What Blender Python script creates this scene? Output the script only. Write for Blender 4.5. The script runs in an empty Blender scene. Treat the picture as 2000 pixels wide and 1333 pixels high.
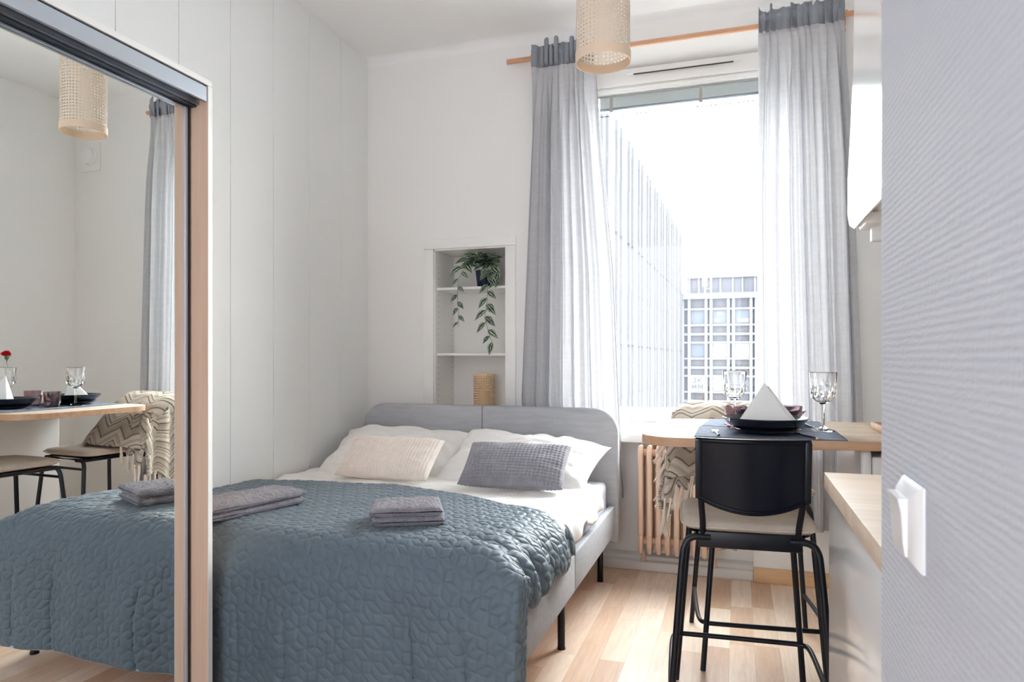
import bpy, bmesh, math, random
import numpy as np
from mathutils import Vector, Matrix, Euler
random.seed(7); np.random.seed(7)
PI = math.pi
scene = bpy.context.scene
COL = scene.collection

# ------------------------------------------------------------------ camera
cam_d = bpy.data.cameras.new('camera'); cam = bpy.data.objects.new('camera', cam_d); COL.objects.link(cam)
YAW = math.atan2(440, 1343)
cam.location = (0, 0, 1.2); cam.rotation_euler = (PI/2, 0, YAW)
cam_d.sensor_width = 36; cam_d.lens = 1343/2000*36; cam_d.shift_y = 33.5/2000
cam_d.clip_start = 0.02; cam_d.clip_end = 500
cam_d.dof.use_dof = True; cam_d.dof.focus_distance = 2.7; cam_d.dof.aperture_fstop = 9
scene.camera = cam
# ------------------------------------------------------------------ world, sun, exposure
world = bpy.data.worlds.new('sky'); scene.world = world; world.use_nodes = True
wn = world.node_tree.nodes; wl = world.node_tree.links; wn.clear()
wo = wn.new('ShaderNodeOutputWorld'); bg = wn.new('ShaderNodeBackground'); tc = wn.new('ShaderNodeTexCoord')
sx = wn.new('ShaderNodeSeparateXYZ'); mr = wn.new('ShaderNodeMapRange'); cr = wn.new('ShaderNodeValToRGB')
wl.new(tc.outputs['Generated'], sx.inputs[0]); wl.new(sx.outputs['Y'], mr.inputs['Value'])
mr.inputs['From Min'].default_value = -1; mr.inputs['From Max'].default_value = 1
wl.new(mr.outputs[0], cr.inputs[0])
cr.color_ramp.elements[0].position = 0.0; cr.color_ramp.elements[0].color = (0.150, 0.160, 0.178, 1)
cr.color_ramp.elements[1].position = 0.9; cr.color_ramp.elements[1].color = (0.97, 0.985, 1, 1)
e_ = cr.color_ramp.elements.new(0.5); e_.color = (0.16, 0.168, 0.182, 1)
e_ = cr.color_ramp.elements.new(0.75); e_.color = (0.78, 0.80, 0.83, 1)
mz = wn.new('ShaderNodeMapRange'); wl.new(sx.outputs['Z'], mz.inputs['Value'])
mz.inputs['From Min'].default_value = 0.12; mz.inputs['From Max'].default_value = 0.62; mz.inputs['To Min'].default_value = 0.72; mz.inputs['To Max'].default_value = 1.12
vm = wn.new('ShaderNodeVectorMath'); vm.operation = 'SCALE'; wl.new(cr.outputs[0], vm.inputs[0]); wl.new(mz.outputs[0], vm.inputs['Scale'])
wl.new(vm.outputs[0], bg.inputs['Color']); bg.inputs['Strength'].default_value = 14.0
wl.new(bg.outputs[0], wo.inputs[0])
sd = bpy.data.lights.new('sun', 'SUN'); sun = bpy.data.objects.new('sun', sd); COL.objects.link(sun)
sd.energy = 5.0; sd.angle = 0.02; sd.color = (1, 0.97, 0.92)
sun.rotation_euler = Vector((1, -0.16, 0.75)).to_track_quat('Z', 'Y').to_euler()
vs = scene.view_settings
vs.view_transform = 'Standard'; vs.look = 'None'; vs.gamma = 1; vs.exposure = 1.27; vs.use_curve_mapping = False
try:
    scene.cycles.max_bounces = 14; scene.cycles.diffuse_bounces = 8; scene.cycles.transparent_max_bounces = 16
    scene.cycles.caustics_reflective = False; scene.cycles.caustics_refractive = False
    scene.cycles.use_denoising = True
    scene.cycles.sample_clamp_indirect = 6
except Exception: pass

# ------------------------------------------------------------------ helpers: materials
def lin(c):
    return tuple(((v/255)/12.92 if v/255 <= 0.04045 else ((v/255+0.055)/1.055)**2.4) for v in c) + (1,)
class NT:
    def __init__(s, name):
        s.m = bpy.data.materials.new(name); s.m.use_nodes = True
        s.n = s.m.node_tree.nodes; s.l = s.m.node_tree.links
        s.p = s.n['Principled BSDF']; s.out = s.n['Material Output']
    def new(s, t, **k):
        x = s.n.new('ShaderNode'+t)
        for a, b in k.items(): setattr(x, a, b)
        return x
    def link(s, a, b): s.l.new(a, b)
    def math(s, op, a, b=None, c=None):
        x = s.new('Math', operation=op)
        for i, v in enumerate((a, b, c)):
            if v is None: continue
            if isinstance(v, (int, float)): x.inputs[i].default_value = v
            else: s.link(v, x.inputs[i])
        return x.outputs[0]
    def coord(s, kind='Object', scale=(1, 1, 1), rot=(0, 0, 0)):
        t = s.new('TexCoord'); m = s.new('Mapping'); s.link(t.outputs[kind], m.inputs[0])
        m.inputs['Scale'].default_value = scale; m.inputs['Rotation'].default_value = rot
        return m.outputs[0]
    def noise(s, vec, scale, detail=3, rough=0.5):
        x = s.new('TexNoise'); s.link(vec, x.inputs['Vector']); x.inputs['Scale'].default_value = scale
        x.inputs['Detail'].default_value = detail; x.inputs['Roughness'].default_value = rough
        return x.outputs['Fac']
    def ramp(s, fac, stops, interp='LINEAR'):
        x = s.new('ValToRGB'); s.link(fac, x.inputs[0]); r = x.color_ramp; r.interpolation = interp
        r.elements[0].position = stops[0][0]; r.elements[0].color = stops[0][1]
        r.elements[1].position = stops[-1][0]; r.elements[1].color = stops[-1][1]
        for p, c in stops[1:-1]:
            e = r.elements.new(p); e.color = c
        return x.outputs[0]
    def bump(s, h, strength=0.3, dist=0.002):
        b = s.new('Bump'); s.link(h, b.inputs['Height']); b.inputs['Strength'].default_value = strength
        b.inputs['Distance'].default_value = dist; s.link(b.outputs[0], s.p.inputs['Normal']); return b
    def set(s, col=None, rough=None, metal=None, spec=None, coat=None, sheen=None):
        if col is not None: s.p.inputs['Base Color'].default_value = col
        if rough is not None: s.p.inputs['Roughness'].default_value = rough
        if metal is not None: s.p.inputs['Metallic'].default_value = metal
        if spec is not None: s.p.inputs['Specular IOR Level'].default_value = spec
        if coat is not None: s.p.inputs['Coat Weight'].default_value = coat
        if sheen is not None: s.p.inputs['Sheen Weight'].default_value = sheen
        return s
def plain(name, rgb, rough=0.5, metal=0, spec=0.5, coat=0, bumpy=None, var=0.0):
    t = NT(name).set(lin(rgb), rough, metal, spec, coat)
    v = t.coord()
    if var:
        c = lin(rgb); n = t.noise(v, 6, 4)
        t.link(t.ramp(n, [(0.3, tuple(x*(1-var) for x in c[:3])+(1,)), (0.7, tuple(min(1, x*(1+var)) for x in c[:3])+(1,))]), t.p.inputs['Base Color'])
    if bumpy: t.bump(t.noise(v, bumpy[0], 3), bumpy[1], bumpy[2])
    return t.m
def fabric(name, rgb, rough=0.9, scale=900, strength=0.25, translucent=0.0, stretch=(1, 1, 1), var=0.06, sheen=0.0, vscale=1.0, dist=0.001):
    t = NT(name).set(lin(rgb), rough, 0, 0.2, sheen=sheen)
    v = t.coord(scale=stretch); n = t.noise(v, scale, 2, 0.6); n2 = t.noise(v, scale*0.06*vscale, 3)
    c = lin(rgb); mx = t.math('ADD', t.math('MULTIPLY', n, 0.6), t.math('MULTIPLY', n2, 0.4))
    colr = t.ramp(mx, [(0.3, tuple(x*(1-var*1.8) for x in c[:3])+(1,)), (0.7, tuple(min(1, x*(1+var*1.8)) for x in c[:3])+(1,))])
    t.link(colr, t.p.inputs['Base Color']); t.bump(n, strength, dist)
    if translucent:
        tr = t.new('BsdfTranslucent'); t.link(colr, tr.inputs[0]); mix = t.new('MixShader'); mix.inputs[0].default_value = translucent
        t.link(t.p.outputs[0], mix.inputs[1]); t.link(tr.outputs[0], mix.inputs[2]); t.link(mix.outputs[0], t.out.inputs[0])
    return t.m
def wood(name, c1, c2, axis='Y', rough=0.45, scale=1.0, coat=0.0, staves=None):
    t = NT(name).set(None, rough, 0, 0.4, coat)
    sc = {'X': (1.2, 22, 22), 'Y': (22, 1.2, 22), 'Z': (22, 22, 1.2)}[axis]
    v = t.coord(scale=tuple(s*scale for s in sc)); n = t.noise(v, 1.5, 6, 0.65)
    col = t.ramp(n, [(0.25, lin(c2)), (0.5, lin([(a+b)/2 for a, b in zip(c1, c2)])), (0.72, lin(c1))])
    if staves:
        tcx = t.new('TexCoord'); sp = t.new('SeparateXYZ'); t.link(tcx.outputs['Object'], sp.inputs[0])
        A, B = (('X', 'Y') if axis == 'X' else ('Y', 'X')) if axis != 'Z' else ('Z', 'X')
        row = t.math('FLOOR', t.math('DIVIDE', sp.outputs[B], staves[0]))
        w1 = t.new('TexWhiteNoise', noise_dimensions='1D'); t.link(row, w1.inputs['W'])
        colm = t.math('FLOOR', t.math('ADD', t.math('DIVIDE', sp.outputs[A], staves[1]), t.math('MULTIPLY', w1.outputs['Value'], 7)))
        cb = t.new('CombineXYZ'); t.link(row, cb.inputs[0]); t.link(colm, cb.inputs[1])
        w2 = t.new('TexWhiteNoise', noise_dimensions='2D'); t.link(cb.outputs[0], w2.inputs['Vector'])
        mix = t.new('Mix', data_type='RGBA', blend_type='MULTIPLY'); mix.inputs[0].default_value = 1
        t.link(col, mix.inputs[6]); t.link(t.ramp(w2.outputs['Value'], [(0, (0.86, 0.84, 0.82, 1)), (1, (1, 1, 1, 1))]), mix.inputs[7])
        col = mix.outputs[2]
    t.link(col, t.p.inputs['Base Color']); t.bump(n, 0.06, 0.001)
    return t.m

def make_floor():
    t = NT('laminate_floor').set(None, 0.34, 0, 0.45)
    tcx = t.new('TexCoord'); sp = t.new('SeparateXYZ'); t.link(tcx.outputs['Object'], sp.inputs[0])
    W, L = 0.098, 0.46
    rx = t.math('DIVIDE', t.math('ADD', sp.outputs['X'], 0.03), W); row = t.math('FLOOR', rx)
    w1 = t.new('TexWhiteNoise', noise_dimensions='1D'); t.link(row, w1.inputs['W'])
    ry = t.math('ADD', t.math('DIVIDE', sp.outputs['Y'], L), t.math('MULTIPLY', w1.outputs['Value'], 9.3)); colm = t.math('FLOOR', ry)
    cb = t.new('CombineXYZ'); t.link(row, cb.inputs[0]); t.link(colm, cb.inputs[1])
    w2 = t.new('TexWhiteNoise', noise_dimensions='2D'); t.link(cb.outputs[0], w2.inputs['Vector'])
    base = t.ramp(w2.outputs['Value'], [(0, lin((204, 170, 142))), (0.22, lin((218, 188, 162))), (0.55, lin((230, 206, 184))), (1, lin((240, 222, 204)))])
    off = t.math('MULTIPLY', w2.outputs['Value'], 40)
    cv = t.new('CombineXYZ'); t.link(t.math('ADD', t.math('MULTIPLY', sp.outputs['X'], 26), off), cv.inputs[0])
    t.link(t.math('MULTIPLY', sp.outputs['Y'], 2.2), cv.inputs[1]); t.link(off, cv.inputs[2])
    g = t.noise(cv.outputs[0], 2.2, 7, 0.65)
    mix = t.new('Mix', data_type='RGBA', blend_type='MULTIPLY'); mix.inputs[0].default_value = 1
    t.link(base, mix.inputs[6]); t.link(t.ramp(g, [(0.3, (0.84, 0.79, 0.75, 1)), (0.62, (1, 1, 1, 1))]), mix.inputs[7])
    fx = t.math('FRACT', rx); fy = t.math('FRACT', ry)
    ex = t.math('LESS_THAN', t.math('MINIMUM', fx, t.math('SUBTRACT', 1, fx)), 0.010)
    ey = t.math('LESS_THAN', t.math('MINIMUM', fy, t.math('SUBTRACT', 1, fy)), 0.0025)
    e = t.math('MULTIPLY', t.math('MAXIMUM', ex, ey), 0.3)
    mx = t.new('Mix', data_type='RGBA'); t.link(e, mx.inputs[0]); t.link(mix.outputs[2], mx.inputs[6]); mx.inputs[7].default_value = lin((150, 115, 90))
    t.link(mx.outputs[2], t.p.inputs['Base Color']); t.bump(g, 0.05, 0.001)
    return t.m

def wallpaper():
    t = NT('woven_wallpaper').set(lin((206, 210, 218)), 0.75, 0, 0.3)
    v = t.coord(scale=(1, 0.22, 1)); v2 = t.coord(scale=(1, 1, 0.16))
    n = t.noise(v, 260, 2, 0.5); n2 = t.noise(v2, 230, 2, 0.5)
    s = t.new('TexWave', wave_type='BANDS', bands_direction='Z'); t.link(t.coord(), s.inputs[0]); s.inputs['Scale'].default_value = 42; s.inputs['Distortion'].default_value = 1.2; s.inputs['Detail'].default_value = 2; s.inputs['Detail Scale'].default_value = 3
    h = t.math('ADD', t.math('ADD', t.math('MULTIPLY', n, 0.8), t.math('MULTIPLY', n2, 0.5)), t.math('MULTIPLY', s.outputs['Fac'], 0.35))
    t.bump(h, 0.55, 0.0022)
    return t.m

def glass_pane_mat():
    t = NT('window_glass'); tr = t.new('BsdfTransparent'); tr.inputs[0].default_value = (0.97, 0.985, 0.98, 1)
    g = t.new('BsdfGlossy'); g.inputs['Roughness'].default_value = 0.0
    f = t.new('Fresnel'); f.inputs[0].default_value = 1.45; mix = t.new('MixShader')
    t.link(f.outputs[0], mix.inputs[0]); t.link(tr.outputs[0], mix.inputs[1]); t.link(g.outputs[0], mix.inputs[2]); t.link(mix.outputs[0], t.out.inputs[0])
    return t.m
def crystal(name, col=(1, 1, 1), rough=0.0, ior=1.48):
    t = NT(name).set((*col, 1), rough, 0, 0.5); t.p.inputs['Transmission Weight'].default_value = 1; t.p.inputs['IOR'].default_value = ior
    return t.m
def cane(name, rgb, nu, nv, r=0.30):
    t = NT(name).set(None, 0.6, 0, 0.3)
    tcx = t.new('TexCoord'); sp = t.new('SeparateXYZ'); t.link(tcx.outputs['UV'], sp.inputs[0])
    u = t.math('MULTIPLY', sp.outputs['X'], nu); v = t.math('MULTIPLY', sp.outputs['Y'], nv)
    fu = t.math('SUBTRACT', t.math('FRACT', u), 0.5); fv = t.math('SUBTRACT', t.math('FRACT', v), 0.5)
    d = t.math('SQRT', t.math('ADD', t.math('MULTIPLY', fu, fu), t.math('MULTIPLY', fv, fv)))
    hole = t.math('LESS_THAN', d, r)
    n = t.noise(t.coord(), 300, 3)
    c = lin(rgb); t.link(t.ramp(n, [(0.3, tuple(x*0.8 for x in c[:3])+(1,)), (0.7, c)]), t.p.inputs['Base Color'])
    t.bump(t.math('SINE', t.math('MULTIPLY', t.math('ADD', u, v), 12.566)), 0.4, 0.0006)
    tl = t.new('BsdfTranslucent'); tl.inputs[0].default_value = c
    m0 = t.new('MixShader'); m0.inputs[0].default_value = 0.25; t.link(t.p.outputs[0], m0.inputs[1]); t.link(tl.outputs[0], m0.inputs[2])
    tr = t.new('BsdfTransparent'); mix = t.new('MixShader'); t.link(hole, mix.inputs[0]); t.link(m0.outputs[0], mix.inputs[1]); t.link(tr.outputs[0], mix.inputs[2]); t.link(mix.outputs[0], t.out.inputs[0])
    return t.m
def leaf_mat():
    t = NT('variegated_leaf').set(None, 0.45, 0, 0.4)
    tcx = t.new('TexCoord'); sp = t.new('SeparateXYZ'); t.link(tcx.outputs['UV'], sp.inputs[0])
    a = t.math('ABSOLUTE', t.math('SUBTRACT', sp.outputs['X'], 0.5))
    n = t.math('MULTIPLY', t.math('SUBTRACT', t.noise(t.coord(), 60, 2), 0.5), 0.22)
    f = t.math('ADD', a, n)
    gr = lin((30, 62, 42)); g2 = lin((52, 92, 58)); w = lin((214, 222, 200))
    t.link(t.ramp(f, [(0.0, w), (0.035, w), (0.06, g2), (0.15, gr), (0.31, gr), (0.36, w), (0.40, w), (0.43, gr), (0.5, gr)]), t.p.inputs['Base Color'])
    return t.m
def throw_mat():
    t = NT('zigzag_throw').set(None, 0.95, 0, 0.1)
    tcx = t.new('TexCoord'); sp = t.new('SeparateXYZ'); t.link(tcx.outputs['UV'], sp.inputs[0])
    tri = t.math('PINGPONG', t.math('MULTIPLY', sp.outputs['X'], 11), 1.0)
    val = t.math('FRACT', t.math('ADD', t.math('MULTIPLY', sp.outputs['Y'], 8), t.math('MULTIPLY', tri, 0.42)))
    a = lin((204, 194, 180)); b = lin((184, 170, 154)); c = lin((124, 110, 100)); d = lin((222, 214, 202))
    col = t.ramp(val, [(0, c), (0.045, c), (0.06, a), (0.16, a), (0.17, c), (0.20, c), (0.215, d), (0.40, b), (0.5, d), (0.62, a), (0.64, c), (0.67, c), (0.69, b), (1.0, a)])
    n = t.noise(t.coord(), 160, 4, 0.7)
    mix = t.new('Mix', data_type='RGBA', blend_type='MULTIPLY'); mix.inputs[0].default_value = 1
    t.link(col, mix.inputs[6]); t.link(t.ramp(n, [(0.25, (0.72, 0.7, 0.68, 1)), (0.7, (1, 1, 1, 1))]), mix.inputs[7]); t.link(mix.outputs[2], t.p.inputs['Base Color'])
    t.bump(t.noise(t.coord(), 420, 2), 0.7, 0.004)
    return t.m

M = dict(
    wall=plain('wall_paint', (238, 237, 235), 0.7, 0, 0.25, bumpy=(120, 0.08, 0.001)),
    panel=plain('panel_paint', (236, 237, 236), 0.45, 0, 0.3, bumpy=(90, 0.04, 0.001)),
    ceiling=plain('ceiling_paint', (240, 240, 240), 0.8, 0, 0.2),
    wallpaper=wallpaper(), floor=make_floor(),
    white=plain('white_lacquer', (238, 237, 234), 0.35, 0, 0.4),
    gloss=plain('white_gloss', (242, 243, 244), 0.14, 0, 0.5, 0.1),
    plastic=plain('white_plastic', (238, 238, 238), 0.3, 0, 0.45),
    plinth=plain('painted_plinth', (222, 220, 216), 0.6, 0, 0.3, bumpy=(30, 0.2, 0.003), var=0.04),
    recess=plain('recess_paint', (214, 208, 203), 0.8, 0, 0.2, bumpy=(60, 0.15, 0.002), var=0.03),
    birch=wood('birch', (246, 216, 190), (232, 194, 166), 'Z', 0.45),
    birch_y=wood('birch_y', (236, 200, 172), (218, 176, 148), 'Y', 0.45),
    rod=wood('rod_wood', (222, 176, 144), (194, 142, 108), 'X', 0.4),
    top=wood('table_wood', (198, 184, 168), (178, 158, 138), 'X', 0.7, staves=(0.042, 0.6)),
    topedge=wood('table_edge_wood', (226, 190, 158), (196, 152, 120), 'X', 0.4, staves=(0.5, 0.35)),
    counter=wood('counter_wood', (240, 222, 204), (226, 202, 180), 'X', 0.45, staves=(0.06, 0.7)),
    base=wood('baseboard_wood', (226, 188, 146), (206, 164, 122), 'X', 0.4),
    alu=plain('brushed_aluminium', (196, 204, 216), 0.28, 0.85),
    alud=plain('dark_track', (52, 58, 66), 0.4, 0.6),
    mirror=plain('mirror_silver', (248, 250, 248), 0.0, 1.0),
    black=plain('black_steel', (10, 15, 24), 0.33, 0.0, 0.35, 0.0),
    blackwood=plain('black_lacquer', (8, 13, 24), 0.24, 0, 0.2, 0.0),
    bedfab=fabric('bed_upholstery', (176, 178, 183), 0.9, 700, 0.25, stretch=(0.18, 1, 1), var=0.10),
    sheet=fabric('fitted_sheet', (208, 208, 216), 0.8, 600, 0.1, var=0.03),
    cotton=fabric('white_cotton', (240, 238, 235), 0.85, 700, 0.08, var=0.02),
    coverlet=fabric('quilted_polyester', (98, 112, 122), 0.50, 500, 0.08, var=0.04, sheen=0.15),
    hemw=plain('grey_binding', (176, 186, 198), 0.6),
    cream=fabric('cream_waffle', (232, 222, 212), 0.9, 500, 0.4, var=0.05, sheen=0.2),
    mauve=fabric('grey_plush', (140, 139, 146), 0.85, 420, 0.8, var=0.16, sheen=0.5, dist=0.003),
    terry=fabric('terry_cloth', (142, 138, 145), 0.95, 260, 1.0, var=0.22, sheen=0.4, dist=0.006),
    curtain=fabric('sheer_grey_curtain', (196, 196, 199), 0.9, 500, 0.2, 0.24, stretch=(0.12, 1, 2.2), var=0.05),
    header=fabric('curtain_header', (160, 164, 172), 0.9, 500, 0.2, 0.22, stretch=(0.12, 1, 2.2), var=0.05),
    pad=fabric('seat_pad_fabric', (198, 186, 172), 0.9, 420, 0.4, var=0.10, stretch=(0.4, 1, 1)),
    rattan=cane('cane_webbing', (238, 224, 206), 42, 25, 0.27), rattan2=cane('shelf_cane', (244, 212, 170), 28, 15, 0.30),
    rim=plain('rattan_rim', (230, 206, 180), 0.5, var=0.05), rim2=plain('pale_rattan_rim', (238, 206, 160), 0.5, var=0.05),
    leaf=leaf_mat(), stem=plain('green_stem', (120, 138, 90), 0.6), pot=plain('navy_pot', (20, 26, 66), 0.35),
    radiator=plain('beige_radiator_paint', (226, 196, 174), 0.45, 0, 0.4, var=0.04),
    nickel=plain('nickel', (190, 180, 165), 0.3, 0.9),
    chrome=plain('chrome_cutlery', (225, 225, 228), 0.12, 1.0),
    plate=plain('black_glaze', (16, 20, 34), 0.08, 0, 0.5, 0.6),
    mat_=fabric('blue_placemat', (116, 125, 144), 0.85, 500, 0.7, var=0.25, stretch=(1, 1, 1), dist=0.002),
    napkin=fabric('paper_napkin', (238, 238, 236), 0.9, 300, 0.08, var=0.01),
    crystal=crystal('crystal_glass'), cup=crystal('mauve_glass', (0.62, 0.5, 0.55), 0.02), 
    glass=glass_pane_mat(),
    throw=throw_mat(), fringe=fabric('cotton_fringe', (226, 214, 200), 0.95, 300, 0.5, var=0.12),
    petal=fabric('red_petal', (205, 22, 30), 0.7, 200, 0.2, var=0.2), sepal=plain('sepal_green', (96, 132, 84), 0.6),
    slat=plain('blind_slat', (206, 208, 208), 0.5, 0.0), tape=plain('blind_tape', (236, 232, 222), 0.7),
    dark=plain('dark_slot', (60, 60, 58), 0.7),
    facade=plain('pale_render', (216, 214, 211), 0.8, var=0.03), fin=plain('facade_fin', (92, 93, 98), 0.7), window_out=plain('office_glass', (178, 179, 180), 0.9, 0, 0.5, var=0.05),
    conc=plain('concrete_grey', (138, 139, 146), 0.85), conc2=plain('recessed_panel', (114, 114, 120), 0.85, var=0.02), cornice=plain('metal_cornice', (120, 124, 136), 0.6),
    winfar=plain('far_window', (112, 120, 132), 0.2), winlit=plain('pale_window', (176, 178, 182), 0.6), sign=plain('white_sign', (210, 212, 212), 0.6), signg=plain('sign_green_grey', (52, 78, 76), 0.6),
    street=plain('asphalt', (150, 150, 150), 0.9), whitemetal=plain('antenna_white', (222, 222, 222), 0.5),
)

# ------------------------------------------------------------------ helpers: meshes
class MB:
    def __init__(s): s.bm = bmesh.new(); s.uv = s.bm.loops.layers.uv.new('UVMap')
    def box(s, x0, x1, y0, y1, z0, z1, b=0.0, seg=2, mat=None):
        r = bmesh.ops.create_cube(s.bm, size=1)
        vsx = r['verts']
        for v in vsx:
            v.co = Vector(((x0+x1)/2 + v.co.x*(x1-x0), (y0+y1)/2 + v.co.y*(y1-y0), (z0+z1)/2 + v.co.z*(z1-z0)))
        if b > 0:
            ed = list({e for v in vsx for e in v.link_edges})
            r2 = bmesh.ops.bevel(s.bm, geom=ed, offset=b, segments=seg, profile=0.5, affect='EDGES')
            vsx = list({v for f in r2['faces'] for v in f.verts} | {v for v in vsx if v.is_valid})
        if mat is not None:
            for v in vsx: v.co = mat @ v.co
        return vsx
    def faces(s, V, F, uv=None):
        vl = [s.bm.verts.new(v) for v in V]
        for f in F:
            try: fc = s.bm.faces.new([vl[i] for i in f])
            except ValueError: continue
            if uv is not None:
                for lp, i in zip(fc.loops, f): lp[s.uv].uv = uv[i]
        return vl
    def grid(s, P, UV=None, closed_u=False):
        n, m = P.shape[:2]; V = P.reshape(-1, 3).tolist(); F = []
        mm = m if closed_u else m-1
        for i in range(n-1):
            for j in range(mm):
                k = (j+1) % m
                F.append((i*m+j, i*m+k, (i+1)*m+k, (i+1)*m+j))
        uv = UV.reshape(-1, 2).tolist() if UV is not None else None
        return s.faces(V, F, uv)
    def tube(s, pts, r, n=12, caps=True, closed=False, smooth=0):
        pts = [Vector(p) for p in pts]
        if smooth: pts = catmull(pts, smooth, closed)
        N = len(pts); rr = r if hasattr(r, '__len__') else [r]*N
        if len(rr) != N: rr = list(np.interp(np.linspace(0, 1, N), np.linspace(0, 1, len(rr)), rr))
        tan = []
        for i in range(N):
            a = pts[(i-1) % N] if (closed or i > 0) else pts[i]; b = pts[(i+1) % N] if (closed or i < N-1) else pts[i]
            d = (b-a); tan.append(d.normalized() if d.length > 1e-9 else Vector((0, 0, 1)))
        up = Vector((0, 0, 1)) if abs(tan[0].z) < 0.9 else Vector((1, 0, 0))
        nrm = tan[0].cross(up).normalized(); rings = []
        for i in range(N):
            nrm = (nrm - tan[i]*nrm.dot(tan[i])).normalized(); bi = tan[i].cross(nrm)
            rings.append([s.bm.verts.new(pts[i] + (nrm*math.cos(2*PI*k/n) + bi*math.sin(2*PI*k/n))*rr[i]) for k in range(n)])
        for i in range(N if closed else N-1):
            A, B = rings[i], rings[(i+1) % N]
            for k in range(n): s.bm.faces.new((A[k], A[(k+1) % n], B[(k+1) % n], B[k]))
        if caps and not closed:
            s.bm.faces.new(rings[0][::-1]); s.bm.faces.new(rings[-1])
        return s
    def lathe(s, prof, n=48, c=(0, 0, 0), a0=0, uv=False, facet=None):
        P = np.zeros((len(prof), n, 3))
        for i, (r, z) in enumerate(prof):
            for k in range(n):
                a = a0 + 2*PI*k/n; q = r
                if facet and facet(z): q = r*(1 + facet(z)*(abs(math.sin(a*6))-0.6))
                P[i, k] = (c[0]+q*math.cos(a), c[1]+q*math.sin(a), c[2]+z)
        s.grid(P, None, True)
        return s
    def cyl(s, c, r, z0, z1, n=32, b=0.0):
        pr = [(0.0005, z0), (r-b, z0), (r, z0+b), (r, z1-b), (r-b, z1), (0.0005, z1)] if b else [(0.0005, z0), (r, z0), (r, z1), (0.0005, z1)]
        return s.lathe(pr, n, (c[0], c[1], 0))
    def build(s, name, mat, parent=None, smooth=True, world=False, angle=40, at=None):
        bm = s.bm
        bmesh.ops.recalc_face_normals(bm, faces=bm.faces)
        me = bpy.data.meshes.new(name); bm.to_mesh(me); bm.free()
        return link(name, me, mat, parent, smooth, world, angle, at)
def catmull(pts, k, closed=False):
    out = []; N = len(pts)
    rng = range(N if closed else N-1)
    for i in rng:
        p1, p2 = pts[i], pts[(i+1) % N]
        p0 = pts[(i-1) % N] if (closed or i > 0) else p1*2-p2
        p3 = pts[(i+2) % N] if (closed or i < N-2) else p2*2-p1
        for j in range(k):
            t = j/k
            out.append(0.5*((2*p1)+(-p0+p2)*t+(2*p0-5*p1+4*p2-p3)*t*t+(-p0+3*p1-3*p2+p3)*t**3))
    if not closed: out.append(pts[-1])
    return out
def link(name, me, mat, parent=None, smooth=True, world=False, angle=40, at=None):
    off = None
    if world and parent is not None: off = parent.location.copy()
    if at is not None: off = Vector(at)
    if off is not None:
        me.transform(Matrix.Translation(-off))
    if mat is not None: me.materials.append(mat)
    if smooth:
        me.shade_smooth()
        try: me.set_sharp_from_angle(angle=math.radians(angle))
        except Exception: pass
    o = bpy.data.objects.new(name, me); COL.objects.link(o)
    if parent is not None: o.parent = parent
    if at is not None: o.location = at
    return o
def tag(o, label=None, cat=None, group=None, kind=None):
    if label: o['label'] = label
    if cat: o['category'] = cat
    if group: o['group'] = group
    if kind: o['kind'] = kind
    return o
def thing(name, label, cat, loc=(0, 0, 0), rotz=0, group=None):
    o = bpy.data.objects.new(name, None); COL.objects.link(o); o.empty_display_size = 0.1
    o.location = loc; o.rotation_euler = (0, 0, rotz)
    return tag(o, label, cat, group)
def dup(root, loc, rotz, label=None, group=None):
    r = root.copy(); COL.objects.link(r); r.location = loc; r.rotation_euler = (0, 0, rotz)
    if label: r['label'] = label
    if group: r['group'] = group
    for ch in list(root.children):
        c = ch.copy(); COL.objects.link(c); c.parent = r
        for g in list(ch.children):
            d = g.copy(); COL.objects.link(d); d.parent = c
    return r
def struct(o): o['kind'] = 'structure'; return o
def sbox(name, mat, boxes, b=0.0, parent=None, smooth=False):
    m = MB()
    for q in boxes: m.box(*q, b=b)
    o = m.build(name, mat, parent, smooth, world=parent is not None)
    return o if parent is not None else struct(o)
# vectorised 2-D gradient-ish noise
_rng = np.random.RandomState(3); _perm = _rng.rand(256, 256)
def vn(x, y, seed=0):
    x = np.asarray(x, float)+seed*17.31; y = np.asarray(y, float)+seed*5.77
    xi = np.floor(x).astype(int); yi = np.floor(y).astype(int); fx = x-xi; fy = y-yi
    fx = fx*fx*(3-2*fx); fy = fy*fy*(3-2*fy)
    g = lambda a, b: _perm[a % 256, b % 256]
    return (g(xi, yi)*(1-fx)+g(xi+1, yi)*fx)*(1-fy)+(g(xi, yi+1)*(1-fx)+g(xi+1, yi+1)*fx)*fy
def fbm(x, y, o=4, seed=0):
    r = 0; a = 1; t = 0
    for i in range(o): r = r+a*vn(x*2**i, y*2**i, seed+i); t += a; a *= 0.5
    return r/t*2-1
def sstep(a, b, x):
    t = np.clip((x-a)/(b-a), 0, 1); return t*t*(3-2*t)
def normals(P):
    du = np.gradient(P, axis=1); dv = np.gradient(P, axis=0); n = np.cross(du, dv)
    return n/np.maximum(np.linalg.norm(n, axis=2, keepdims=True), 1e-9)

XL, YW, ZC, XR = -2.262, 3.92, 3.12, 1.36
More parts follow.
